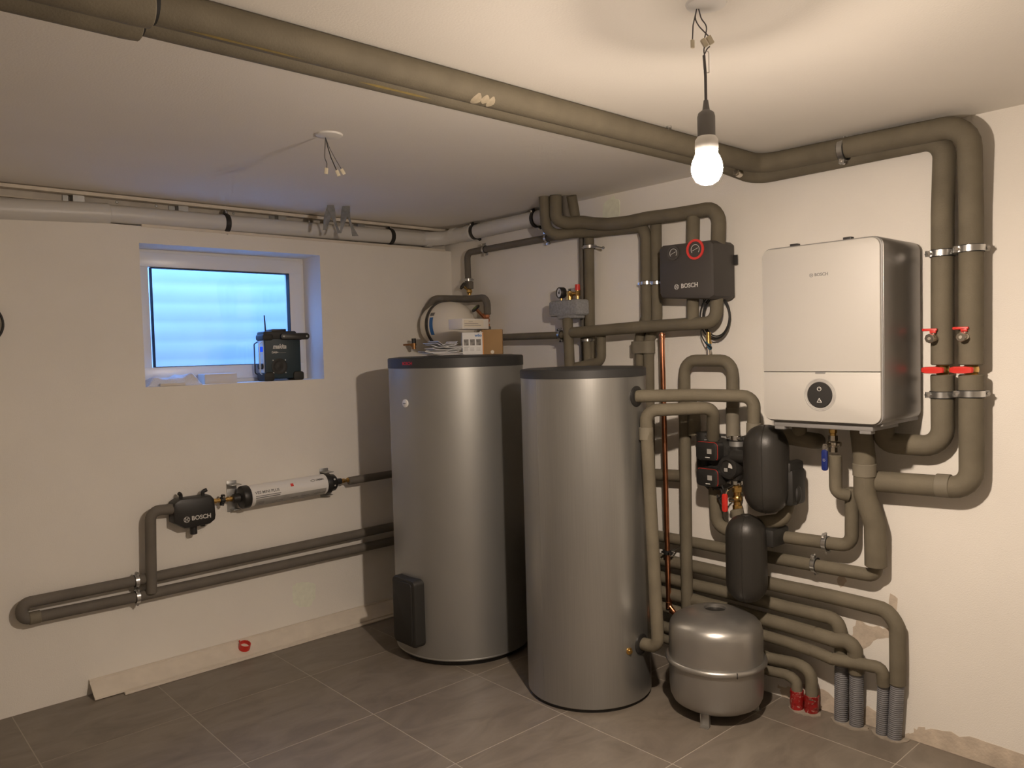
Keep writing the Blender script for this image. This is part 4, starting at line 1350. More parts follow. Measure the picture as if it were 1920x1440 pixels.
g4 = pipe('upright insulated pipe beside the station box, right one of two', [(-0.050,-1.752,2.255), (-0.050,-1.747,1.759), (-0.050,-1.691,1.653), (-0.050,-1.677,0.657), (-0.050,-1.689,0.295)], 0.028, {'d': 0.1}, group=PIPE_GROUP)
g4b = pipe('upright insulated pipe below the header, left one of two beside the tank lid', [(-0.055,-1.680,1.776), (-0.055,-1.636,1.671), (-0.055,-1.635,1.489), (-0.055,-1.628,0.931)], 0.026, {'d': 0.1}, group=PIPE_GROUP)
q = MB()
q.rprism((V((0, -1, 0)), V((-1, 0, 0)), V((0, 0, 1))), 1.590, 0.016, 1.724, 0.090, 0.036, 1.592, 1.655, 0.004, 8)
q.obj('double_collar', 'foam_tape', g4)
clamp(g3, (-0.050,-1.298,2.179), UPB, 0.029, (0.1, 1, 0), wd=0.008)
clamp(g2, (-0.060,-1.694,1.949), UPB, 0.031, (0.1, 1, 0), wd=0.008)
clamp(g4, (-0.050,-1.750,1.945), UPB, 0.029, (0.1, 1, 0), wd=0.008)
q = MB()
q.cyl((-0.070,-1.343,2.176), (-0.100,-1.438,2.155), 0.004, n=8)
q.cyl((-0.100,-1.438,2.155), (-0.102,-1.447,2.154), 0.007, n=10)
q.obj('long_bolt', 'galv', g3)

g5 = pipe('insulated pipe below the station box bending left along the wall', [(-0.110,-2.139,1.876), (-0.115,-2.137,1.730), (-0.130,-1.735,1.726), (-0.145,-1.241,1.713)], 0.0300, {'d': 0.055}, group=PIPE_GROUP)
g5b = pipe('short insulated stub under the left half of the station box', [(-0.110,-2.007,1.873), (-0.115,-2.008,1.731)], 0.029, group=PIPE_GROUP)
g6 = pipe('upright insulated pipe from the grey block down to the right tank lid', [(-0.150,-1.216,1.795), (-0.150,-1.226,1.491)], 0.0285, group=PIPE_GROUP)
g7 = pipe('thin horizontal insulated pipe between the two tanks running to the grey block', [(-0.110,-0.440,1.708), (-0.140,-1.211,1.703)], 0.0205, group=PIPE_GROUP)
clamp(g7, (-0.137,-1.147,1.704), (0, 1, 0), 0.0215, (-0.3, 0, 1), wd=0.008)
g8 = pipe('hook-shaped insulated pipe behind the right tank lid', [(-0.100,-1.414,1.718), (-0.100,-1.411,1.553), (-0.120,-1.263,1.528), (-0.130,-1.212,1.520)], 0.0255, {'d': 0.04}, group=PIPE_GROUP)
g9 = pipe('short upright insulated pipe left of the hook behind the right tank lid', [(-0.080,-1.294,1.681), (-0.080,-1.293,1.518)], 0.0225, group=PIPE_GROUP)
clamp(g9, (-0.080,-1.294,1.671), UPB, 0.023, (0.1, 1, 0), wd=0.007)

# grey insulated safety group block
sb = thing('safety_group', 'light grey foam block with pressure gauge, brass vent and red-capped safety valve', 'valve group', (-0.150,-1.224,1.789))
q = MB()
q.rprism(FB, 1.085, 1.806, 1.305, 1.894, 0.016, 0.060, 0.165, 0.012, 5, bb=0.01)
q.rprism(FB, 1.14, 1.790, 1.285, 1.82, 0.012, 0.075, 0.160, 0.010, 5, bb=0.01)
q.obj('foam_block', 'epp_grey', sb)
MB().fbox(FB, 1.135, 1.215, 1.8885, 1.8905, 0.160, 0.167).obj('mould_line', 'epp_grey', sb)
c = fp(FB, 1.148, 1.938, 0.125)
q = MB()
q.lathe([(0.029, -0.018), (0.031, -0.014), (0.031, 0.014), (0.029, 0.017), (0.026, 0.017), (0.026, 0.012), (0.0, 0.012)], c, V((-0.95, 0.25, 0)), 32)
ga = q.obj('pressure_gauge', 'black_plastic', sb)
MB().lathe([(0.0255, 0.0125), (0.0, 0.0130)], c, V((-0.95, 0.25, 0)), 32).obj('dial', 'paper', ga)
n_ = V((-0.95, 0.25, 0)).normalized()
q = MB()
e_ = n_.cross(V((0, 0, 1))).normalized()
q.tube([c+n_*0.014+V((0, 0, -0.008)), c+n_*0.014+V((0, 0, 0.014))-e_*0.004], 0.0018, 6)
q.cyl(c+n_*0.013, c+n_*0.0155, 0.006, n=12)
q.obj('pointer', 'print_dark', ga)
MB().cyl(c-V((0, 0, 0.055)), c-V((0, 0, 0.028)), 0.007, n=12).obj('gauge_stem', 'brass', sb)
c = fp(FB, 1.207, 1.890, 0.12)
q = MB()
q.cyl(c-V((0, 0, 0.01)), c+V((0, 0, 0.052)), 0.019, n=24, bev=0.003)
q.cyl(c+V((0, 0, 0.012)), c+V((0, 0, 0.016)), 0.0205, n=24)
q.obj('air_vent', 'brass', sb)
MB().cyl(c+V((0, 0, 0.050)), c+V((0, 0, 0.066)), 0.006, n=14, bev=0.001).obj('vent_cap', 'black_plastic', sb)
c = fp(FB, 1.268, 1.890, 0.12)
q = MB()
q.cyl(c-V((0, 0, 0.01)), c+V((0, 0, 0.055)), 0.010, n=18)
q.cyl(c+V((0, 0, 0.022)), c+V((0, 0, 0.050)), 0.014, n=8)
q.cyl(c+V((0.0, 0.0, 0.036)), c+V((-0.012, 0.036, 0.036)), 0.010, n=16)
q.cyl(c+V((-0.008, 0.024, 0.036)), c+V((-0.014, 0.042, 0.036)), 0.013, n=8)
q.obj('safety_valve', 'brass', sb)
MB().cyl(c+V((0, 0, 0.053)), c+V((0, 0, 0.085)), 0.0150, 0.0135, 10).obj('red_cap', 'red_plastic', sb)

# station cable coil
cc = thing('cable_coil', 'coiled black sensor cable hanging below the station box', 'cable', (-0.060,-2.105,1.654))
ctr = V((-0.055,-2.098,1.758))
q = MB()
for k, (ru, rv_, du) in enumerate(((0.075, 0.100, 0.0), (0.068, 0.092, 0.004), (0.082, 0.106, -0.003))):
    pts = [fp(FB, du+ru*math.cos(2*math.pi*i/40+k*0.3), rv_*math.sin(2*math.pi*i/40+k*0.3), 0.004*k, ctr) for i in range(41)]
    q.tube(pts, 0.0035, 8)
q.tube(fillet([(-0.080,-2.046,1.846), (-0.080,-2.050,1.770), (-0.090,-2.031,1.682), (-0.100,-2.064,1.635), (-0.110,-2.106,1.612)], 0.05), 0.0028, 8)
q.obj('cable_loops', 'cable_black', cc)
q = MB()
q.ring(fp(FB, -0.06, 0.07, 0.004, ctr), fp(FB, 0.6, 0.8, 0), 0.010, 0.012, -0.002, 0.002, 16)
q.obj('cable_tie', 'print_light', cc)

# ------------------------------------------------------------------ corner: thin pipe, valves, white vessel
k1 = pipe('thin insulated pipe in the room corner bending along the wall under the drain pipe', [(-0.050,-0.239,2.079), (-0.050,-0.237,2.265), (-0.055,-0.965,2.267), (-0.080,-1.172,2.257)], 0.0205, {'d': 0.04}, 'foam_dark', group=PIPE_GROUP)
clamp(k1, (-0.051,-0.415,2.266), (0, 1, 0), 0.0215, (-0.3, 0, 1), wd=0.008)
clamp(k1, (-0.056,-0.979,2.267), (0, 1, 0), 0.0215, (-0.3, 0, 1), wd=0.008)
clamp(k1, (-0.050,-0.240,2.089), UPB, 0.0215, (0.0, 1, 0), wd=0.008)
k2 = thing('angle_valve', 'brass angle valve with black handwheel above the white vessel', 'valve', (-0.060,-0.253,1.995))
c = V((-0.060,-0.260,2.019))
q = MB()
q.fbox(FB, -0.022, 0.022, 0.010, 0.058, -0.02, 0.02, 0.004, V((c.x, c.y, c.z)))
q.obj('insulated_block', 'foam_dark', k2)
q = MB()
q.cyl(c-V((0, 0, 0.03)), c+V((0, 0, 0.012)), 0.012, n=16)
q.sphere(c-V((0, 0, 0.005)), 0.019)
q.cyl(c, c+V((-0.045, 0.012, 0.030)), 0.008, n=12)
q.cyl(c, c+V((-0.02, -0.02, -0.004)), 0.009, n=12)
q.obj('valve_body', 'brass', k2)
a_ = V((-0.045, 0.012, 0.030))
q = MB()
q.ring(c+a_, a_, 0.017, 0.026, -0.004, 0.004, 24)
q.cyl(c+a_*0.94, c+a_*1.04, 0.006, n=12)
q.fbox((a_.cross(V((0, 0, 1))).normalized(), V((0, 0, 1)), a_.normalized()), -0.016, 0.016, -0.003, 0.003, -0.002, 0.002, 0, c+a_)
q.obj('handwheel', 'black_plastic', k2)

k3 = pipe('insulated pipe arching over the white vessel behind the left tank', [(-0.271,-0.050,1.804), (-0.264,-0.050,1.887), (-0.203,-0.070,1.976), (-0.140,-0.090,1.977), (-0.090,-0.294,1.961), (-0.100,-0.480,1.958), (-0.100,-0.481,1.852)], 0.0225, {'d': 0.05}, 'foam_dark', group=PIPE_GROUP)
k4 = pipe('upright insulated pipe below the corner valve behind the cardboard box', [(-0.100,-0.478,1.779), (-0.100,-0.483,1.553)], 0.021, None, 'foam_dark', group=PIPE_GROUP)
k5 = thing('angle_valve', 'brass angle valve with green handwheel right of the white vessel', 'valve', (-0.100,-0.467,1.773))
c = V((-0.100,-0.469,1.819))
q = MB()
q.cyl(c-V((0, 0, 0.05)), c+V((0, 0, 0.045)), 0.014, n=16)
q.cyl(c+V((0, 0, 0.015)), c+V((0, 0, 0.042)), 0.021, n=8)
q.cyl(c-V((0, 0, 0.05)), c-V((0, 0, 0.025)), 0.021, n=8)
q.cyl(c, c+V((-0.066, 0.019, 0.070)), 0.010, n=14)
q.sphere(c, 0.022)
q.obj('valve_body', 'copper', k5)
a_ = V((-0.068, 0.020, 0.072))
q = MB()
q.lathe([(0.0, -0.006), (0.029, -0.005), (0.032, 0.0), (0.029, 0.005), (0.016, 0.007)], c+a_, a_, 24)
q.obj('handwheel', 'black_plastic', k5)
MB().lathe([(0.019, 0.0066), (0.0, 0.0078)], c+a_, a_, 20).obj('green_cap', 'fresh_green', k5) if 'fresh_green' in MATS else None

wv = thing('expansion_vessel', 'white horizontal expansion vessel with blue label on the wall behind the left tank', 'vessel', (-0.21, -0.2, 1.66))
VC = V((-0.205, -0.06, 1.800))
q = MB()
q.lathe([(0.0, -0.02), (0.08, -0.012), (0.125, 0.02), (0.142, 0.07), (0.146, 0.118)], VC, V((0, -1, 0)), 56)
q.obj('rear_half', 'vessel_white', wv, angle=60)
q = MB()
q.lathe([(0.146, 0.130), (0.145, 0.19), (0.138, 0.24), (0.120, 0.285), (0.085, 0.318), (0.04, 0.332), (0.0, 0.334)], VC, V((0, -1, 0)), 56)
q.obj('front_half', 'vessel_white', wv, angle=60)
MB().ring(VC, (0, -1, 0), 0.13, 0.153, 0.112, 0.120, 56).obj('flange_ring', 'gauge_grey', wv)
MB().ring(VC, (0, -1, 0), 0.13, 0.151, 0.128, 0.135, 56).obj('flange_ring', 'gauge_grey', wv)
q = MB()
q.lathe([(0.1462, 0.150), (0.1458, 0.185)], VC, V((0, -1, 0)), 14, math.radians(72), math.radians(116))
q.obj('blue_label', 'blue_print', wv)
q = MB()
q.lathe([(0.1462, 0.146), (0.1458, 0.188)], VC, V((0, -1, 0)), 6, math.radians(59), math.radians(68))
q.obj('label_text', 'print_grey', wv)
MB().cyl(VC+V((0, -0.33, 0.0)), VC+V((0, -0.345, 0)), 0.022, n=20).obj('valve_cap', 'black_plastic', wv)
# copper drain cock left of the papers
dc = thing('drain_cock', 'brass cock with black cap behind the left rim of the left tank', 'valve', (-0.414,-0.120,1.646))
c = V((-0.409,-0.120,1.680))
q = MB()
q.cyl(c+V((-0.014, 0, -0.004)), c+V((0.02, 0.02, 0.0)), 0.012, n=16)
q.cyl(c, (c.x+0.005, -0.002, c.z), 0.006, n=14)
q.cyl(c+V((0, 0, -0.03)), c+V((0, 0, 0.010)), 0.013, n=8)
q.obj('body', 'brass_dark', dc)
MB().cyl(c+V((0, 0, 0.008)), c+V((0, 0, 0.038)), 0.014, n=16, bev=0.002).obj('cap', 'black_plastic', dc)

# ------------------------------------------------------------------ things lying on the left tank lid
LZ = 1.6095
def yawbox(name, label, cat, c, s, yaw, material, bev=0.002, parent=None):
    q = MB()
    q.box(c, s, bev, Matrix.Rotation(yaw, 3, 'Z'))
    o = q.obj(name, material, parent)
    if label:
        tag(o, label, cat)
    return o
YC = math.radians(-42)         # faces the camera
def lidF(yaw):
    u = V((math.cos(yaw), math.sin(yaw), 0))
    return (u, V((0, 0, 1)), u.cross(V((0, 0, 1))))
# manuals box, white with pictures
F1 = lidF(math.radians(-30)); o1 = V((-0.565, -0.90, LZ-0.001))
mbx = thing('manual_box', 'white upright manual box printed with three small pictures', 'box', o1)
MB().fbox(F1, -0.058, 0.058, 0, 0.120, -0.040, 0.0, 0.001, o1).obj('carton', 'paper', mbx)
for i in range(3):
    MB().fbox(F1, -0.050+0.034*i, -0.024+0.034*i, 0.050, 0.083, 0.0, 0.0008, 0, o1).obj('picture', 'photo_print', mbx)
MB().fbox(F1, -0.050, -0.022, 0.040, 0.042, 0.0, 0.0008, 0, o1).obj('print_line', 'print_grey', mbx)
for i in range(3):
    for j in range(3):
        MB().fbox(F1, -0.050+0.034*i, -0.028+0.034*i, 0.022+0.006*j, 0.024+0.006*j, 0.0, 0.0007, 0, o1).obj('print_line', 'label_grey', mbx)
text('wilo', 'lettering', F1, 0.030, 0.103, 0.0006, 0.022, 'blue_print', mbx, bold=0.0008, o=o1)
MB().fbox(F1, 0.052, 0.0585, 0.0, 0.118, -0.04, 0.0006, 0, o1).obj('orange_edge', 'orange_print', mbx) if 'orange_print' in MATS else None
F2 = lidF(math.radians(-44)); o2 = V((-0.480, -0.955, LZ-0.002))
cb = thing('cardboard_box', 'small brown cardboard box standing on the left tank lid', 'box', o2)
MB().fbox(F2, -0.052, 0.060, 0, 0.135, -0.075, 0.0, 0.0015, o2).obj('carton', 'cardboard', cb)
MB().lathe([(0.010, 0.0), (0.0, 0.0006)], fp(F2, 0.004, 0.012, 0.0002, o2), F2[2], 18).obj('thumb_hole', 'paper_warm', cb)
MB().fbox(F2, -0.064, -0.053, 0, 0.128, -0.07, -0.004, 0.001, o2).obj('booklet', 'paper_warm', cb)
F3 = lidF(math.radians(4)); o3 = V((-0.585, -0.890, LZ+0.1362))
wbx = thing('white_carton', 'long flat white carton lying on top of the two boxes', 'box', o3)
MB().fbox(F3, -0.095, 0.100, 0, 0.055, -0.055, 0.055, 0.0015, o3).obj('carton', 'carton_white', wbx)
MB().fbox(F3, -0.085, 0.060, 0.008, 0.048, 0.055, 0.0556, 0, o3).obj('printed_label', 'paper_warm', wbx)
for j, (a, c_2) in enumerate(((-0.05, -0.02), (-0.08, 0.02), (-0.08, 0.04))):
    MB().fbox(F3, a, c_2, 0.038-0.010*j, 0.040-0.010*j, 0.0555, 0.0562, 0, o3).obj('print_line', 'print_grey', wbx)
# papers: sheets and film bags in a loose heap, each its own sheet
rnd = random.Random(3)
for i in range(9):
    ang = math.radians(rnd.uniform(-70, 10))
    c = V((-0.735+rnd.uniform(-0.02, 0.03), -0.84+rnd.uniform(-0.03, 0.03), LZ-0.001+0.0065*i))
    u = V((math.cos(ang), math.sin(ang), 0)); v_ = V((-math.sin(ang), math.cos(ang), 0))
    L, W_ = rnd.uniform(0.17, 0.21)-0.008*i, rnd.uniform(0.12, 0.15)-0.005*i
    q = MB()
    nx, ny = 8, 5
    topv, ph = [], rnd.uniform(0, 6)
    curl = rnd.uniform(0.002, 0.006) + 0.003*i
    for a in range(nx+1):
        row = []
        for e in range(ny+1):
            x, y = (a/nx-0.5), (e/ny-0.5)
            h = 0.0035 + (0.006*i)*0.15*abs(math.sin(5*x+ph)) + curl*(abs(x)*1.6)**3
            row.append(c + u*(x*L) + v_*(y*W_) + V((0, 0, h)))
        topv.append(row)
    N = (nx+1)*(ny+1)
    vs_ = [p for r_ in topv for p in r_] + [p-V((0, 0, 0.0028)) for r_ in topv for p in r_]
    fs_ = []
    ix = lambda a, e: a*(ny+1)+e
    for a in range(nx):
        for e in range(ny):
            fs_.append((ix(a, e), ix(a+1, e), ix(a+1, e+1), ix(a, e+1)))
            fs_.append((N+ix(a, e+1), N+ix(a+1, e+1), N+ix(a+1, e), N+ix(a, e)))
    for a in range(nx):
        fs_.append((ix(a, 0), N+ix(a, 0), N+ix(a+1, 0), ix(a+1, 0)))
        fs_.append((ix(a+1, ny), N+ix(a+1, ny), N+ix(a, ny), ix(a, ny)))
    for e in range(ny):
        fs_.append((ix(0, e+1), N+ix(0, e+1), N+ix(0, e), ix(0, e)))
        fs_.append((ix(nx, e), N+ix(nx, e), N+ix(nx, e+1), ix(nx, e+1)))
    q.add(vs_, fs_)
    mt = 'paper' if i < 6 else 'clear_film'
    o = q.obj('paper_booklet' if i < 6 else 'plastic_bag', mt, None)
    if i < 6:
        tag(o, 'white instruction paper in the loose heap on the left tank lid', 'paper', 'heap of papers on the tank lid')
    else:
        tag(o, 'crumpled clear plastic bag on top of the paper heap', 'bag', 'clear bags on the paper heap')

# ------------------------------------------------------------------ window wall plumbing
WALL_GROUP = 'insulated pipes on the window wall'
wl1 = pipe('long thin insulated pipe looping back in a U at the left, below the filter', [(-0.345,-0.050,0.540), (-2.093,-0.050,0.524), (-2.580,-0.050,0.525), (-2.584,-0.050,0.449), (-2.097,-0.050,0.443), (-0.349,-0.050,0.448)], 0.0265, {'d': 0.034}, 'foam_dark', group=WALL_GROUP)
clamp(wl1, (-2.086,-0.050,0.523), (1, 0, 0), 0.0275, (0, -0.3, 1), wd=0.009)
clamp(wl1, (-2.085,-0.050,0.443), (1, 0, 0), 0.0275, (0, -0.3, 1), wd=0.009)
collar(wl1, (-2.556,-0.050,0.449), (-2.509,-0.050,0.449), 0.0295)
wl2 = pipe('insulated pipe rising from the lower loop pipe and bending right into the black box', [(-2.024,-0.070,0.449), (-2.011,-0.070,0.867), (-1.889,-0.065,0.858)], 0.0265, {'d': 0.045}, 'foam_dark', group=WALL_GROUP)
fb = thing('filling_unit', 'black box with white lettering and two hooks on the window wall', 'filling unit', (-1.806,-0.060,0.738))
X0, X1, Y0, Y1 = -1.905, -1.690, 0.757, 0.905
q = MB()
A_ = [(X0, Y0+0.03), (X0+0.05, Y0-0.004), (X0+0.09, Y0-0.006), (X1-0.03, Y0+0.0), (X1-0.004, Y0+0.018), (X1, Y0+0.04), (X1-0.004, Y1-0.022), (X1-0.022, Y1), (X0+0.03, Y1), (X0+0.006, Y1-0.014), (X0, Y1-0.03)]
R_ = []
for w_, dd_ in ((0.015, 0.0), (0.085, 0.0), (0.093, 0.003), (0.096, 0.009)):
    R_.append([fp(FA, u, v, w_) for u, v in pin(A_, dd_)])
q.rings(R_)
q.obj('cover', 'black_plastic', fb, angle=30)
text('BOSCH', 'lettering', FA, -1.768, 0.800, 0.0964, 0.031, 'print_light', fb, bold=0.0008)
emblem(FA, -1.843, 0.798, 0.0964, 0.0155, 'print_light', fb)
for u, tip in ((-1.853, -0.010), (-1.740, 0.022)):
    q = MB()
    q.tube(fillet([fp(FA, u, Y1-0.01, 0.05), fp(FA, u, Y1+0.020, 0.05), fp(FA, u+tip, Y1+0.028, 0.055)], 0.012), [0.010]*40, 10)
    q.obj('hook', 'black_plastic', fb)
q = MB()
q.cyl(fp(FA, -1.797, Y0+0.01, 0.055), fp(FA, -1.797, Y0-0.048, 0.055), 0.0185, n=20, bev=0.002)
q.obj('drain_stub', 'black_plastic', fb)
q = MB()
q.cyl(fp(FA, -1.748, Y0+0.01, 0.055), fp(FA, -1.748, Y0-0.014, 0.055), 0.013, n=18, bev=0.002)
q.obj('test_stub', 'black_plastic', fb)
ZF = 0.866
bn = thing('brass_connector', 'brass connector pipe between the black box and the filter cartridge', 'fitting', fp(FA, -1.64, ZF-0.02, 0.06))
q = MB()
q.cyl(fp(FA, -1.70, ZF, 0.06), fp(FA, -1.575, ZF, 0.06), 0.0095, n=16)
for a, c, r_ in ((-1.688, -1.674, 0.0135), (-1.664, -1.655, 0.0120), (-1.618, -1.606, 0.0135), (-1.598, -1.584, 0.0150)):
    q.cyl(fp(FA, a, ZF, 0.06), fp(FA, c, ZF, 0.06), r_, n=8)
q.obj('tube', 'brass', bn)
clamp(bn, fp(FA, -1.640, ZF, 0.06), (1, 0, 0), 0.0125, (0, -0.4, 1), mtl='black_plastic', wd=0.010)
fc = thing('filter_cartridge', 'white cylindrical water treatment cartridge with black end caps on the window wall', 'filter', fp(FA, -1.3, ZF-0.06, 0.07))
W0 = 0.075
c0 = fp(FA, -1.505, 0.868, W0); c1 = fp(FA, -1.045, 0.8755, W0)
ax = (c1-c0).normalized()
FRd = 0.058
MB().lathe([(FRd-0.003, 0.0), (FRd, 0.003), (FRd, (c1-c0).length-0.003), (FRd-0.003, (c1-c0).length)], c0, ax, 48).obj('cartridge', 'white_plastic', fc)
def band(a0_, a1_, x0_, x1_, dr, name, mtl, n_=16):
    """patch on the cartridge surface; angle 0 faces the room, positive goes up"""
    q = MB()
    R_ = []
    for j in range(n_+1):
        a = math.radians(a0_+(a1_-a0_)*j/n_)
        d_ = V((0, -1, 0))*math.cos(a) + V((0, 0, 1))*math.sin(a)
        R_.append([c0+ax*(x0_-0.0)+d_*(FRd+dr), c0+ax*x1_+d_*(FRd+dr), c0+ax*x1_+d_*(FRd-0.001), c0+ax*x0_+d_*(FRd-0.001)])
    return q.rings(R_).obj(name, mtl, fc)
band(-75, -14, 0.022, 0.445, 0.0005, 'grey_print_band', 'label_grey')
band(-10, -5, 0.02, 0.16, 0.0006, 'print_line', 'print_grey', 3)
band(0, 4, 0.02, 0.165, 0.0006, 'print_line', 'print_grey', 3)
for k in range(4):
    band(-50+k*6, -48+k*6, 0.03, 0.07, 0.0008, 'print_line', 'print_grey', 2)
for k, (a, c) in enumerate(((0.14, 0.18), (0.22, 0.27), (0.29, 0.34), (0.37, 0.44))):
    band(-44+k, -41+k, a, c, 0.0008, 'print_line', 'print_grey', 2)
Ft = (ax, ax.cross(V((0, -1, 0))).normalized(), V((0, -1, 0)))
def cart_text(s, x_, a_, size, mtl, bold=0.0):
    cu = bpy.data.curves.new('lettering', 'FONT')
    cu.body = s; cu.size = size; cu.align_x = 'LEFT'; cu.align_y = 'CENTER'; cu.offset = bold; cu.resolution_u = 3; cu.extrude = 0.0003
    t = bpy.data.objects.new('tmp_text', cu)
    COL.objects.link(t)
    bpy.context.view_layer.update()
    me = bpy.data.meshes.new_from_object(t.evaluated_get(bpy.context.evaluated_depsgraph_get()))
    bpy.data.objects.remove(t)
    vs_ = []
    for p in me.vertices:
        a = math.radians(a_) + p.co.y/FRd
        d_ = V((0, -1, 0))*math.cos(a) + V((0, 0, 1))*math.sin(a)
        vs_.append(c0+ax*(x_+p.co.x)+d_*(FRd+0.0007+p.co.z))
    fs_ = [tuple(p.vertices) for p in me.polygons]
    bpy.data.meshes.remove(me)
    return finish(vs_, fs_, 'lettering', mtl, fc, smooth=False)
cart_text('VES MINI PLUS', 0.018, 20, 0.022, 'print_grey', 0.0004)
cart_text('ORBEN', 0.385, 40, 0.015, 'print_dark', 0.0004)
q = MB()
el = []
for i in range(25):
    t = 2*math.pi*i/24
    a = math.radians(40)+0.0055*math.sin(t)/FRd
    d_ = V((0, -1, 0))*math.cos(a) + V((0, 0, 1))*math.sin(a)
    el.append(c0+ax*(0.366+0.013*math.cos(t))+d_*(FRd+0.0006))
q.tube(el, 0.0011, 5)
q.obj('logo_loop', 'print_dark', fc)
band(26, 43, 0.228, 0.245, 0.0009, 'red_sticker', 'red_mark', 4)
q = MB()
q.lathe([(0.020, -0.085), (0.024, -0.084), (0.026, -0.05), (0.050, -0.045), (0.060, -0.04), (0.0625, -0.034), (0.0625, -0.006), (0.060, 0.0), (0.0, 0.001)], c0, ax, 40)
q.obj('end_cap', 'black_plastic', fc)
q = MB()
q.lathe([(0.0, -0.001), (0.060, 0.0), (0.0615, 0.006), (0.0615, 0.026), (0.052, 0.032), (0.048, 0.062), (0.040, 0.070), (0.020, 0.074), (0.017, 0.112), (0.0, 0.113)], c1, ax, 40)
q.obj('end_cap', 'black_plastic', fc)
for sgn, xx in ((-1, -1.565), (1, -1.005)):
    q = MB()
    q.fbox(FA, xx-0.028, xx+0.028, 0.785, 0.955, 0.0, 0.005, 0.001)
    q.fbox(FA, xx-0.028, xx+0.028, 0.936, 0.940, 0.0, 0.075, 0.001)
    q.fbox(FA, xx-0.012, xx+0.028, 0.798, 0.802, 0.0, 0.055, 0.001)
    q.obj('wall_bracket', 'galv', fc)
for z_ in (0.9, 0.865):
    MB().sphere(c1+ax*0.045+V((0, -0.046, z_-0.8755)), 0.006, 12, 6).obj('bolt', 'print_light', fc)
bn2 = thing('brass_connector', 'brass nipple at the right end of the filter cartridge', 'fitting', fp(FA, -0.9, ZF-0.02, 0.075))
q = MB()
q.cyl(fp(FA, -0.94, 0.8765, W0), fp(FA, -0.862, 0.877, W0), 0.0095, n=16)
q.cyl(fp(FA, -0.925, 0.8765, W0), fp(FA, -0.910, 0.877, W0), 0.014, n=8)
q.cyl(fp(FA, -0.892, 0.8765, W0), fp(FA, -0.878, 0.877, W0), 0.0145, n=8)
q.obj('tube', 'brass', bn2)
pipe('short insulated pipe from the filter cartridge to behind the left tank', [(-0.884,-0.075,0.871), (-0.308,-0.075,0.878)], 0.0235, None, 'foam_dark', group=WALL_GROUP)

# ------------------------------------------------------------------ loose trim boards on the floor along the window wall
tb = thing('trim_board', 'cream plastic trim board leaning at the foot of the window wall', 'board', (-1.4, -0.07, 0.0))
q = MB()
prof = [(0.000, 0.064), (-0.006, 0.067), (-0.094, 0.010), (-0.099, 0.011), (-0.101, 0.003), (-0.094, 0.000), (-0.090, 0.004), (-0.004, 0.058)]
q.rings([[V((x, y-0.002, z_)) for y, z_ in prof] for x in (-2.31, -1.0, -0.30)])
q.obj('board', 'trim_white', tb, smooth=False)
q = MB()
q.rings([[V((x, y, z_)) for y, z_ in ((-0.012, 0.072), (-0.002, 0.074), (-0.002, 0.060), (-0.012, 0.060))] for x in (-2.31, -0.30)])
q.obj('top_lip', 'trim_white', tb, smooth=False)
tb2 = thing('trim_strip', 'narrow cream trim strip lying flat in front of the leaning board', 'board', (-1.3, -0.12, 0.0))
q = MB()
q.rings([[V((x, y, z_)) for y, z_ in ((-0.114, 0.001), (-0.114, 0.008), (-0.134, 0.010), (-0.140, 0.007), (-0.140, 0.001))] for x in (-2.185, -1.2, -0.32)])
q.obj('strip', 'trim_white', tb2, smooth=False)
MB().box((-1.25, -0.127, 0.0105), (1.86, 0.003, 0.002)).obj('rib', 'trim_white', tb2)
rg = thing('red_ring', 'red plastic pipe cap ring on the trim board', 'ring', (-1.551,-0.050,0.031))
c = V((-1.552,-0.055,0.038))
MB().ring(c, V((0.1, -0.35, 1)), 0.0275, 0.0305, -0.006, 0.026, 32).obj('ring', 'red_plastic', rg)
q = MB()
q.box(c+V((-0.012, 0.032, 0.030)), (0.006, 0.004, 0.012), 0.001)
q.box(c+V((0.025, 0.018, 0.026)), (0.006, 0.006, 0.006), 0.001)
q.obj('tab', 'red_plastic', rg)

# black cable loop at the left edge of the window wall
cb_ = thing('hanging_cable', 'black cable loop on the window wall at the left edge', 'cable', (-2.606,-0.020,1.727))
q = MB()
cc_ = V((-2.683,-0.020,1.806))
rad_ = (V((-2.591,-0.020,1.824))-cc_).length
for k in range(2):
    q = MB()
    rk = rad_ - 0.002*k
    ck = cc_ + V((0.002*k, -0.010*k+0.006, (rad_-rk)*1.0))
    q.tube([ck + V((math.cos(a)*rk*(1-0.02*k), 0, math.sin(a)*rk*(1+0.015*k))) for a in [2*math.pi*i/48 for i in range(49)]], 0.0052, 10)
    q.obj('cable_loop', 'cable_black', cb_)
q = MB()
q.cyl((cc_.x, 0.0, cc_.z+rad_-0.008), (cc_.x, -0.050, cc_.z+rad_-0.006), 0.004, n=10)
q.cyl((cc_.x, -0.050, cc_.z+rad_-0.006), (cc_.x, -0.053, cc_.z+rad_-0.006), 0.008, n=12)
q.obj('hook', 'galv', cb_)


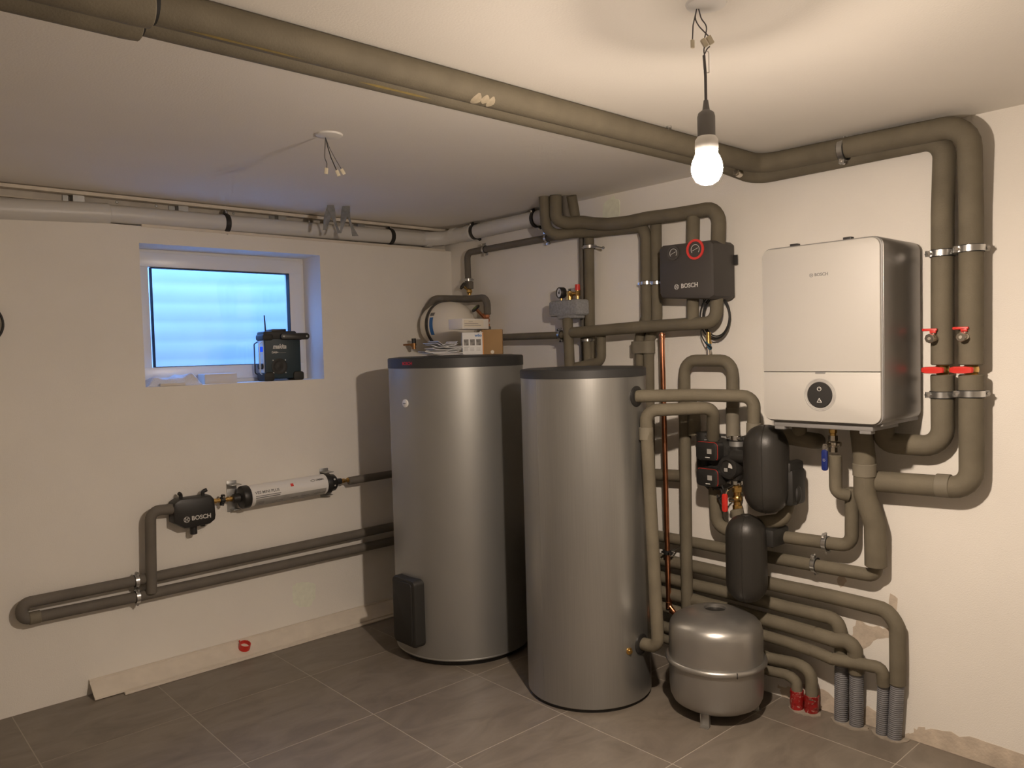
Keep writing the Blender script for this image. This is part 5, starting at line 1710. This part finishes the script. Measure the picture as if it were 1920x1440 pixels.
# ------------------------------------------------------------------ things on the window sill
rd = thing('worksite_radio', 'dark teal worksite radio with antenna on the window sill', 'radio', (-1.21, 0.06, WZ0))
ry = math.radians(-6)
u_ = V((math.cos(ry), math.sin(ry), 0))
FR = (u_, V((0, 0, 1)), u_.cross(V((0, 0, 1))))
o = V((-1.325, 0.052, WZ0))
W_, Hh, D_ = 0.225, 0.285, 0.115
q = MB()
q.rprism(FR, 0.006, 0.012, W_-0.006, Hh-0.03, 0.014, -D_+0.01, 0.0, 0.008, 5, o=o, bb=0.006)
body = q.obj('body', 'teal', rd)
for u0_ in (0.0, W_-0.05):
    for v0_ in (0.0, Hh-0.065):
        q = MB()
        q.rprism(FR, u0_-0.006, v0_+(0.0 if v0_ == 0 else 0.012), u0_+0.056, v0_+0.05, 0.014, -D_, 0.010, 0.006, 5, o=o, bb=0.006)
        q.obj('corner_bumper', 'black_matt', rd)
q = MB()
q.rprism(FR, 0.0, Hh-0.045, W_-0.03, Hh+0.0, 0.012, -D_+0.006, 0.006, 0.005, 5, o=o, bb=0.006)
q.obj('top_cover', 'black_matt', rd)
q = MB()
q.rprism(FR, 0.050, Hh-0.004, 0.135, Hh+0.012, 0.005, -D_+0.01, 0.004, 0.003, 4, o=o)
q.obj('battery_lid', 'black_plastic', rd)
q = MB()
q.rprism(FR, 0.095, Hh-0.050, 0.268, Hh-0.012, 0.018, 0.004, 0.024, 0.005, 6, o=o, bb=0.004)
h_ = q.obj('handle', 'black_plastic', rd)
for uu in (0.113, 0.250):
    MB().lathe([(0.006, 0.0), (0.005, 0.002), (0.0, 0.0025)], fp(FR, uu, Hh-0.031, 0.024, o), FR[2], 12).obj('handle_screw', 'galv', h_)
MB().cyl(fp(FR, 0.026, Hh-0.01, -0.03, o), fp(FR, 0.022, Hh+0.092, -0.03, o), 0.0045, 0.0035, 10).obj('antenna', 'cable_black', rd)
c = fp(FR, 0.088, 0.082, 0.0, o)
q = MB()
q.lathe([(0.046, -0.002), (0.046, 0.003), (0.040, 0.005), (0.030, 0.002), (0.020, 0.001), (0.010, 0.004), (0.0, 0.005)], c, FR[2], 32)
q.obj('speaker', 'black_matt', rd)
for du in (-0.036, 0.036):
    for dv in (-0.036, 0.036):
        MB().lathe([(0.0045, 0.0), (0.0035, 0.004), (0.0, 0.0045)], fp(FR, 0.088+du, 0.082+dv, 0.001, o), FR[2], 10).obj('speaker_screw', 'galv', rd)
text('makita', 'lettering', FR, 0.093, 0.196, 0.0008, 0.036, 'print_light', rd, bold=0.0012, shear=0.25, o=o, sx=0.82)
text('DAB+', 'lettering', FR, 0.066, 0.163, 0.0008, 0.015, 'print_light', rd, bold=0.0005, o=o)
MB().fbox(FR, 0.084, 0.130, 0.1612, 0.1624, 0.0, 0.0012, 0, o).obj('print_line', 'label_grey', rd)
# control side (left face): pale panel, lit blue display, two knobs and guard bars
FS = (V((-FR[2].x, -FR[2].y, 0))*-1, V((0, 0, 1)), -FR[0])      # u runs from back to front on the left face
os_ = fp(FR, 0.006, 0, -D_/2, o)
q = MB()
q.rprism(FS, -0.045, 0.035, 0.045, Hh-0.052, 0.008, -0.002, 0.003, 0.001, 4, o=os_)
q.obj('control_panel', 'pvc_grey', rd)
MB().fbox(FS, -0.036, 0.038, 0.168, 0.198, 0.002, 0.0042, 0, os_).obj('display', 'radio_screen', rd)
for uu, vv in ((-0.02, 0.085), (0.024, 0.085)):
    MB().cyl(fp(FS, uu, vv, 0.002, os_), fp(FS, uu, vv, 0.014, os_), 0.017, n=18, bev=0.002).obj('knob', 'black_plastic', rd)
for uu in (-0.055, 0.035):
    q = MB()
    q.tube(fillet([fp(FS, uu, 0.035, 0.0, os_), fp(FS, uu, 0.045, 0.022, os_), fp(FS, uu, 0.215, 0.022, os_), fp(FS, uu, 0.228, 0.0, os_)], 0.012), 0.0035, 10)
    q.obj('guard_bar', 'black_plastic' if uu < 0 else 'zinc', rd)

wbx2 = thing('small_carton', 'small white carton lying on the window sill', 'box', (-1.57, 0.05, WZ0))
F5 = lidF(math.radians(-3)); o5 = V((-1.578, 0.055, WZ0))
MB().fbox(F5, -0.083, 0.092, 0.0, 0.052, -0.115, 0.0, 0.001, o5).obj('carton', 'carton_white', wbx2)
MB().fbox(F5, -0.081, 0.090, 0.0515, 0.0535, -0.112, -0.002, 0.0005, o5).obj('lid_flap', 'paper', wbx2)
# cloth
cl = thing('cleaning_cloth', 'crumpled white cloth lying at the left end of the window sill', 'cloth', (-1.82, 0.06, WZ0))
q = MB()
nx, ny = 34, 14
grid = []
rnd = random.Random(5)
for a in range(nx+1):
    row = []
    for e in range(ny+1):
        x = a/nx; y = e/ny
        ed = min(1, 6*min(x, 1-x))*min(1, 5*min(y, 1-y))
        hgt = 0.010 + ed**0.6*(0.033 + 0.007*math.sin(9*x+3*y) + 0.004*math.sin(17*x-6*y+1) + 0.0015*math.sin(31*x+9*y)) + (0.010*math.exp(-((x-0.80)/0.10)**2)*ed)
        row.append(V((-1.968+0.275*x+0.010*math.sin(7*y), 0.030+0.115*y+0.010*math.sin(11*x), WZ0+max(0.002, hgt*(0.3+0.7*min(1, ed*2))))))
    grid.append(row)
N = (nx+1)*(ny+1)
vs_ = [p for r_ in grid for p in r_] + [V((p.x, p.y, WZ0+0.0005)) for r_ in grid for p in r_]
ix = lambda a, e: a*(ny+1)+e
fs_ = []
for a in range(nx):
    for e in range(ny):
        fs_.append((ix(a, e), ix(a+1, e), ix(a+1, e+1), ix(a, e+1)))
        fs_.append((N+ix(a, e+1), N+ix(a+1, e+1), N+ix(a+1, e), N+ix(a, e)))
for a in range(nx):
    fs_.append((ix(a, 0), N+ix(a, 0), N+ix(a+1, 0), ix(a+1, 0)))
    fs_.append((ix(a+1, ny), N+ix(a+1, ny), N+ix(a, ny), ix(a, ny)))
for e in range(ny):
    fs_.append((ix(0, e+1), N+ix(0, e+1), N+ix(0, e), ix(0, e)))
    fs_.append((ix(nx, e), N+ix(nx, e), N+ix(nx, e+1), ix(nx, e+1)))
q.add(vs_, fs_)
q.obj('cloth', 'towel', cl, angle=80)
wd_ = tag(MB().box((-1.845, 0.020, WZ0+0.008), (0.13, 0.018, 0.014), 0.002, Matrix.Rotation(0.05, 3, 'Z')).obj('wood_offcut', 'paper_warm'), 'small pale wooden offcut in front of the cloth on the sill', 'offcut')
